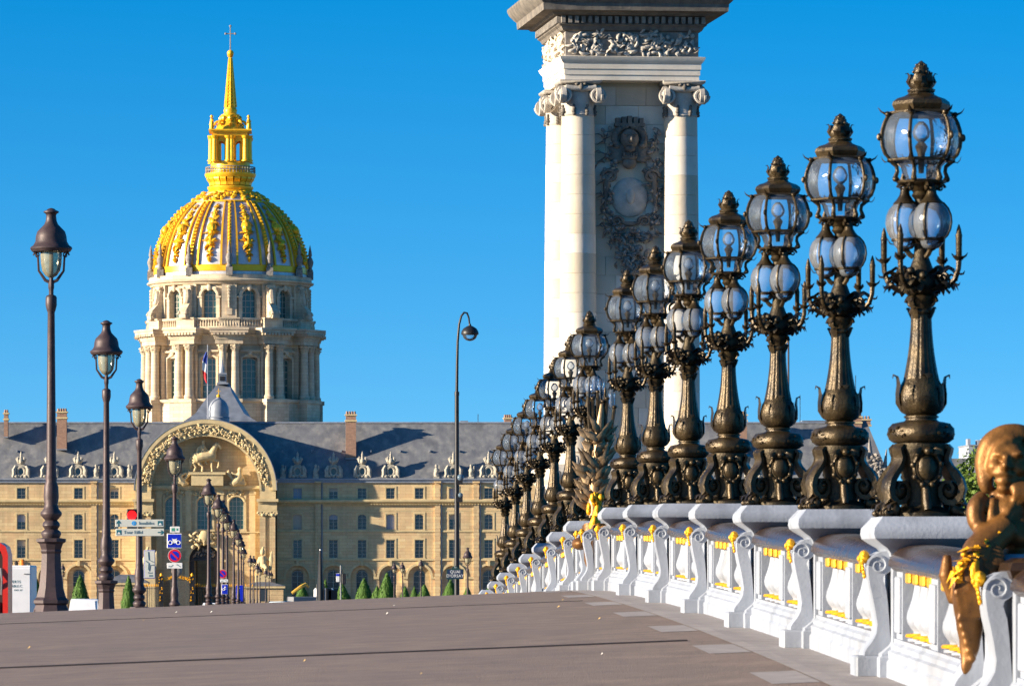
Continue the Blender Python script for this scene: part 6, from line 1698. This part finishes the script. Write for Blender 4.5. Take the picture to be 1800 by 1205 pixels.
# gilded gate
gt = thing('gilded_gate', 'wrought iron gate with gilded scrolls before the portal', 'gate', ((312-VX)*s8, D8-4, 0))
M_ironb = M_black
for x in (-27, 27):
    m = MB(); m.box(x*s8-.28, x*s8+.28, -.28, .28, 0, gz8(1012)); o = m.build('gate_post', M_ironb, gt)
    m = MB(); rr = random.Random(x)
    for k in range(26): m.ell((x*s8+rr.uniform(-.3,.3), -.3, rr.uniform(0, gz8(1012))), rr.uniform(.04,.10), 6, 4)
    m.ell((x*s8,0,gz8(1010)), (.2,.2,.3), 8, 6); m.build('gilded_ornament', M_gild, o, 50)
m = MB()
for k in range(27): x = (-26+2*k)*s8; m.tube([(x,0,0),(x,0,gz8(1020)-.02*abs(k-13)*0)], .045, 4)
m.build('gate_bars', M_ironb, gt)
m = MB(); rr = random.Random(5)
for k in range(60):
    t = rr.uniform(-1,1); y = 1012 + 9*abs(t)**1.5 + rr.uniform(-2.5,2.5); m.ell((t*27*s8, -.1, gz8(y)), rr.uniform(.05,.12), 6, 4)
for k in range(10):
    t = -1+.22*k; m.volute((t*27*s8, -.1, gz8(1012+8*abs(t))), (1,0,0), (0,0,1), .3, 1.4, .045, 5, 14)
m.build('gilded_scrollwork', M_gild, gt, 50)
m = MB(); m.ell((0,-.1,gz8(1003)), (.7,.15,.8), 12, 8); m.build('gilded_crest', M_pylg, gt, 50)
fn = thing('forecourt_railing', 'dark iron railing with gilded spear tips along the forecourt', 'railing', ((340-VX)*s8, D8-3, 0))
m = MB(); g = MB()
for k in range(70):
    x = (-100+k*3)*s8
    if abs(x+28*s8) < 30*s8: continue
    m.tube([(x,0,0),(x,0,gz8(1030))], .04, 4); g.lathe([(.05,0),(.07,.12),(.01,.4)], 5, (x,0,gz8(1030)))
m.box(-100*s8, -60*s8, -.03, .03, gz8(1034), gz8(1033)); m.box(4*s8, 110*s8, -.03, .03, gz8(1034), gz8(1033))
struct(m.build('railing_bars', M_ironb, fn), 'stuff'); struct(g.build('gilded_tips', M_gild, fn), 'stuff')

# clipped conical trees
def topiary_mesh(seed):
    rr = random.Random(seed); m = MB()
    prof = [(.10,.0),(.42,.03),(.5,.10),(.5,.2),(.45,.36),(.37,.54),(.27,.70),(.17,.84),(.08,.94),(.01,1.0)]
    def fl(a, z): return 1 + .18*mnoise.noise(Vector((cos(a)*2, sin(a)*2, z*6+seed)))
    m.lathe([(r*.93, z) for r, z in prof], 28, fl=fl)
    for k in range(2600):
        z = rr.random()**1.4; a = rr.uniform(0, 2*pi)
        r = .0
        for (r0,z0),(r1,z1) in zip(prof, prof[1:]):
            if z0 <= z <= z1: r = r0+(r1-r0)*(z-z0)/(z1-z0)
        r *= fl(a, z)*rr.uniform(.9,1.09); p = Vector((r*cos(a), r*sin(a), z)); n = Vector((cos(a), sin(a), .45)); q = rr.uniform(.022,.045)
        u = n.orthogonal().normalized(); v = n.cross(u).normalized(); th = rr.uniform(0, 2*pi); u, v = u*cos(th)+v*sin(th), v*cos(th)-u*sin(th); w = n*rr.uniform(-.5,.5)*q
        m.add([p-u*q, p+v*q*.6+w, p+u*q*1.2+w*1.5, p-v*q*.6], [(0,1,2,3)])
    return m.mesh('crown', M_leaf)
tops = [topiary_mesh(s) for s in (1, 2, 3)]
TP = [(141,1011,13,'clipped conical tree beside the base of the nearest street lamp'),(62,1012,11,'clipped tree just right of the white van'),(226,1012,10,'clipped tree behind the gatehouse roof beside the third street lamp'),(531,1026,12,'low clipped cone beside the yellow truck'),(572,1018,7,'narrow clipped cone behind the black column'),(602,1027,14,'clipped cone behind the grey signal pole'),(640,1017,14,'large clipped cone midway along the shaded wing'),(663,1030,11,'low clipped cone left of the tallest cone'),(680,1007,14,'tallest clipped cone, behind the pair of street lamps'),(712,1030,9,'small clipped cone just right of the pair of street lamps'),(728,1031,8,'smallest clipped cone under the far street lamp'),(746,1027,12,'pointed clipped cone right of the far street lamp'),(792,1020,14,'broad clipped cone behind the curved street light pole'),(822,1030,9,'low clipped cone behind the lamp beside the street name plate'),(862,1026,12,'clipped cone nearest the end of the candelabra row')]
M_stem = M_bark
for i, (x, y, hw_, lab) in enumerate(TP):
    d = 640.0 - 6*(i % 3); s = d/F; t = thing('topiary_tree', lab, 'topiary', ((x-VX)*s, d, .2), 0, 'clipped cones in the forecourt')
    h = CZ+(1000-y)*s-.2-.3
    add('crown', tops[i % 3], t, (0,0,.3), (0,0,i), (hw_*2*s*1.3, hw_*2*s*1.3, h)); MB().tube([(0,0,-.2),(0,0,.9)], .14, 7).build('trunk', M_stem, t)

# broadleaf trees on the quay at the right
def tree(x, y, d, rad, h, seed, lab):
    rr = random.Random(seed); X = (x-VX)*d/F; zb = ground(40, d); t = thing('plane_tree', lab, 'tree', (X, d, zb), 0, 'trees on the quay at the right edge')
    cz = CZ+(1000-y)*d/F - zb
    m = MB(); m.tube([(0,0,-.1),(.05,.05,cz*.35),(-.05,0,cz*.7),(0,0,cz)], [.28,.22,.17,.08], 9)
    for k in range(9):
        a = k*2.4; m.tube([(0,0,cz*(.4+.05*k)),(rad*.35*cos(a),rad*.35*sin(a),cz*(.55+.05*k)),(rad*.75*cos(a),rad*.75*sin(a),cz*(.7+.06*k))], [.10,.07,.02], 6)
    m.build('trunk', M_bark, t, 40)
    m = MB(); cl = []
    for k in range(90):
        v = Vector((rr.gauss(0,1), rr.gauss(0,1), rr.gauss(0,1))).normalized()*rr.uniform(.45,1)
        cl.append(Vector((v.x*rad, v.y*rad, cz+v.z*h)))
    for c in cl:
        for k in range(110):
            p = c + Vector((rr.gauss(0,.36), rr.gauss(0,.36), rr.gauss(0,.3)))*rad*.30
            n = Vector((rr.gauss(0,1), rr.gauss(0,1), rr.gauss(.5,1))).normalized(); u = n.orthogonal().normalized(); v = n.cross(u); q = rr.uniform(.06,.13)
            m.add([p-u*q, p+v*q*.55, p+u*q, p-v*q*.55], [(0,1,2,3)])
    m.build('crown', M_leaf2, t)
tree(1740, 868, 200, 2.3, 1.75, 1, 'light green tree between the nearest candelabrum and the bronze creature')
tree(1860, 860, 190, 3.0, 2.3, 2, 'tree crown showing behind the curling crest at the right edge')
# pale building with chimneys over the trees
Db = 520.0; sb = Db/F
pbld = thing('white_building', 'small pale building with chimneys above the trees at the right', 'building', ((1725-VX)*sb, Db, 0))
bz = lambda y: CZ+(1000-y)*sb
MB().box(-22*sb, 40*sb, 0, 8, 0, bz(783)).build('wall', M_white, pbld); MB().box(-75*sb, 60*sb, 1, 12, 0, bz(805)).build('lower_range', M_slate, pbld)
MB().box(-23*sb, 41*sb, -.2, 8.2, bz(783), bz(781)).build('coping', M_leadroof, pbld)
for x in (-17, 0, 8): MB().box((x-2.5)*sb, (x+2.5)*sb, 2, 3.5, bz(781), bz(770 if x else 772)).build('chimney', M_white, pbld)
for x in (-12, 6, 24): MB().box((x-3)*sb, (x+3)*sb, -.04, .02, bz(800), bz(790)).build('window', M_win, pbld)

# ------------------------------------------------------------------ vehicles
M_vwhite = mat('van_white', (.78,.78,.80), (.70,.70,.73), .35, ns=2); M_vred = flat('vehicle_red', (.72,.03,.015), .3); M_tyre = flat('tyre', (.02,.02,.02), .8); M_orange = flat('beacon_orange', (.9,.22,.02), .3); M_vdark = flat('dark_glass', (.015,.02,.025), .08, spec=.8); M_yel = flat('truck_yellow', (.62,.36,.05), .4); M_sil = flat('car_blue_silver', (.16,.21,.27), .3, .3); M_vtxt = flat('van_text', (.08,.16,.14), .5)
def wheel(t, x, y, r, w=.2):
    m = MB(); m.lathe([(r*.6,-w/2),(r*.95,-w/2),(r,-w/4),(r,w/4),(r*.95,w/2),(r*.6,w/2)], 18); m.xf(Matrix.Translation((x,y,r)) @ Matrix.Rotation(R(90), 4, 'Y')); o = m.build('wheel', M_tyre, t, 40)
    m = MB(); m.lathe([(.01,-w*.45),(r*.6,-w*.45),(r*.6,w*.45),(.01,w*.45)], 14); m.xf(Matrix.Translation((x,y,r)) @ Matrix.Rotation(R(90), 4, 'Y')); m.build('rim', M_grey, o, 40)
Dv = 200.0; sv = Dv/F
vn = thing('box_van', 'white box van seen from behind with orange beacon, lettered ESPACES VERTS', 'van', ((11-VX)*sv, Dv, ground(-10, Dv)))
vz = lambda y: CZ+(1000-y)*sv-vn.location.z
vt = vz(993)
MB().bbox(-1.05, 1.02, 0, 4.2, 1.05, vt, .05).build('box_body', M_vwhite, vn)
m = MB(); m.bbox(-1.0, .98, -.02, .02, 1.15, vt-.12, .015); o = m.build('rear_door', M_vwhite, vn)
MB().box(-.01, .01, -.024, -.019, 1.15, vt-.12).build('door_gap', M_tyre, o)
for z in (vt-.35, 1.5): MB().bbox(.72, .99, -.05, -.018, z-.02, z+.02, .005).build('hinge', M_grey, o)
MB().bbox(-1.0, .9, -.12, .1, .55, .95, .04).build('bumper', M_vwhite, vn); MB().bbox(.0,.5,-.15,-.02,1.02,1.28,.03).build('plate_box', M_tyre, vn)
MB().box(.5,.62,-.14,-.03,1.1,1.24).build('tail_light', M_vred, vn)
for i, (tx, sz, x, z) in enumerate((('ESPACES VERTS', .16, .60, vz(1022)), ('RAISONNABLE.C', .15, .66, vz(1029.5)), ('FAX. 67', .1, .66, vz(1036.5)))):
    add('lettering', text_mesh(tx, sz, M_vtxt, 'RIGHT'), o, (x, -.024, z))
m = MB(); m.lathe([(.14,0),(.14,.05),(.11,.08),(.11,.2),(.06,.25)], 12, (.62,.6,vt)); m.build('beacon', M_orange, vn, 40)
for x in (.15, .38): m = MB(); m.lathe([(.06,0),(.09,.1),(.04,.18)], 8, (x,.6,vt)); m.build('roof_fitting', M_tyre, vn, 40)
MB().bbox(-.95, .95, 4.2, 5.8, .6, 2.1, .15).build('cab', M_vwhite, vn)
for x in (-.85, .85):
    for y in (.9, 4.9): wheel(vn, x, y, .38)
def car(name, lab, x, d, X=None, paint=None, h=1.48, w=1.78, L=4.1, rz=0.0, s=1.0, glass=True):
    X = (x-VX)*d/F; t = thing(name, lab, 'car', (X, d, ground(X if X > -5 else -10, d)), rz)
    prof = [(0,.32),(-.02,.62),(.06,.92),(.32,.98),(.62,h*.98),(1.1,h),(2.2,h*.99),(2.95,.98),(3.9,.84),(4.08,.66),(4.1,.36),(3.6,.26),(.4,.26)]
    m = MB(); n = len(prof)
    for sx in (-1, 1): pass
    vs = []
    for q, k in ((-1,0),(-.94,1),(.94,1),(1,0)):
        for (y, z) in prof:
            tuck = 1 - .16*max(0, (z-.9)/(h-.9)) if z > .9 else 1
            vs.append((q*w/2*tuck, y*L/4.1, z + (0.0 if k else -.02)))
    fs = []
    for j in range(3):
        for i in range(n): fs.append((j*n+i, j*n+(i+1)%n, (j+1)*n+(i+1)%n, (j+1)*n+i))
    fs += [tuple(range(n-1,-1,-1)), tuple(range(3*n,4*n))]
    m.add(vs, fs); m.build('body', paint, t, 50)
    m = MB(); m.add([(-w*.38,.33,1.0),(w*.38,.33,1.0),(w*.34,.585,h*.95),(-w*.34,.585,h*.95)], [(0,1,2,3)]); m.v = [(a,b-.035,c) for a,b,c in m.v]; m.build('rear_window', M_vdark if glass else paint, t)
    m = MB(); m.add([(-w*.36,2.28,h*.95),(w*.36,2.28,h*.95),(w*.4,2.95,1.02),(-w*.4,2.95,1.02)], [(0,1,2,3)]); m.v = [(a,b+.03,c+.02) for a,b,c in m.v]; m.build('windscreen', M_vdark, t)
    for sx in (-1, 1):
        m = MB(); m.add([(sx*w*.495,.55,.98),(sx*w*.495,2.75,.98),(sx*w*.43,2.15,h*.93),(sx*w*.43,.8,h*.93)], [(0,1,2,3)]); m.build('side_window', M_vdark, t)
        MB().bbox(sx*w*.42-.1, sx*w*.42+.1, -.03, .08, .66, .86, .02).build('tail_light', M_vred, t)
        for y in (.75, 3.3): wheel(t, sx*(w/2-.1), y*L/4.1, .31)
    MB().box(-.26,.26,-.045,-.022,.55,.66).build('number_plate', M_swhite, t)
    return t
car('white_car', 'white car, only its roof showing over the bridge crest behind the nearest lamp', 147, 285, paint=M_vwhite, h=1.8, w=1.85, glass=False)
car('silver_car', 'blue silver car in front of the yellow truck near the shaded wing', 520, 430, paint=M_sil, h=1.75, w=1.9, rz=R(60))
car('small_white_car', 'tiny white car between the lamp posts before the portal', 376, 330, paint=M_vwhite, h=1.55)
# yellow works truck
Dt = 470.0; st_ = Dt/F
tk = thing('yellow_truck', 'small works truck with yellow folding arm near the shaded wing', 'truck', ((510-VX)*st_, Dt, ground(0, Dt)), R(-70))
kz = lambda y: CZ+(1000-y)*st_-tk.location.z
MB().bbox(-.9,.9,0,2.6,.8,kz(1048),.05).build('bed', M_grey, tk); MB().bbox(-.9,.9,2.7,4.2,.6,kz(1033),.15).build('cab', M_vwhite, tk); MB().bbox(-.92,.92,3.4,4.0,kz(1039),kz(1035),.03).build('cab_window', M_vdark, tk); MB().tube([(0,.2,kz(1042)),(.2,1.0,kz(1031)),(0,1.6,kz(1026)),(0,1.9,kz(1031))], [.16,.18,.16,.12], 7).build('crane_arm', M_yel, tk, 40)
for x in (-.8,.8):
    for y in (.7,3.4): wheel(tk, x, y, .4)
# red three-wheeled taxi at the left edge, seen from behind
Dr = 101.0; sr = Dr/F
rk = thing('red_pedicab', 'red three-wheeled taxi with rounded canopy at the left edge', 'pedicab', ((-44-VX)*sr, Dr, ground(-6, Dr)))
rz = lambda y: CZ+(1000-y)*sr-rk.location.z
W = 58*sr; T0 = rz(953)
out = [(-W,.35),(-W,T0-.25),(-W*.93,T0-.08),(-W*.75,T0),(W*.75,T0),(W*.93,T0-.08),(W,T0-.25),(W,.35)]
inn = [(-W*.84,.55),(-W*.84,T0-.3),(-W*.78,T0-.18),(-W*.65,T0-.13),(W*.65,T0-.13),(W*.78,T0-.18),(W*.84,T0-.3),(W*.84,.55)]
m = MB(); n = 8; vs = [(x,0,z) for x, z in out]+[(x,0,z) for x, z in inn]+[(x,1.5,z) for x, z in out]+[(x,1.5,z) for x, z in inn]
fs = []
for i in range(n):
    j = (i+1) % n; fs += [(i,j,n+j,n+i),(2*n+i,3*n+i,3*n+j,2*n+j),(i,2*n+i,2*n+j,j),(n+i,n+j,3*n+j,3*n+i)]
m.add(vs, fs); m.build('canopy', M_vred, rk, 40)
MB().box(-W*.84, W*.84, .10, .14, .56, T0-.14).build('dark_inside_sheet', M_tyre, rk); MB().bbox(-W*.8, W*.8, .0, .6, .32, .85, .05).build('seat_box', M_tyre, rk)  # dark sheet across the canopy opening stands in for the shaded inside
MB().bbox(W*.6, W*.86, -.04, .02, .40, .60, .02).build('tail_light', M_vred, rk)
m = MB(); m.tube([(W*.8,.05,1.0),(W*.82,-.05,1.3),(W*.78,0,1.55)], .02, 6); m.build('side_mirror_stalk', M_grey, rk)
for x in (-W*.85, W*.85): wheel(rk, x, .6, .3, .12)
wheel(rk, 0, 2.2, .3, .12); m = MB(); m.tube([(0,1.4,.5),(0,1.9,.9),(0,2.2,.35)], .04, 6); m.build('front_fork', M_vred, rk)
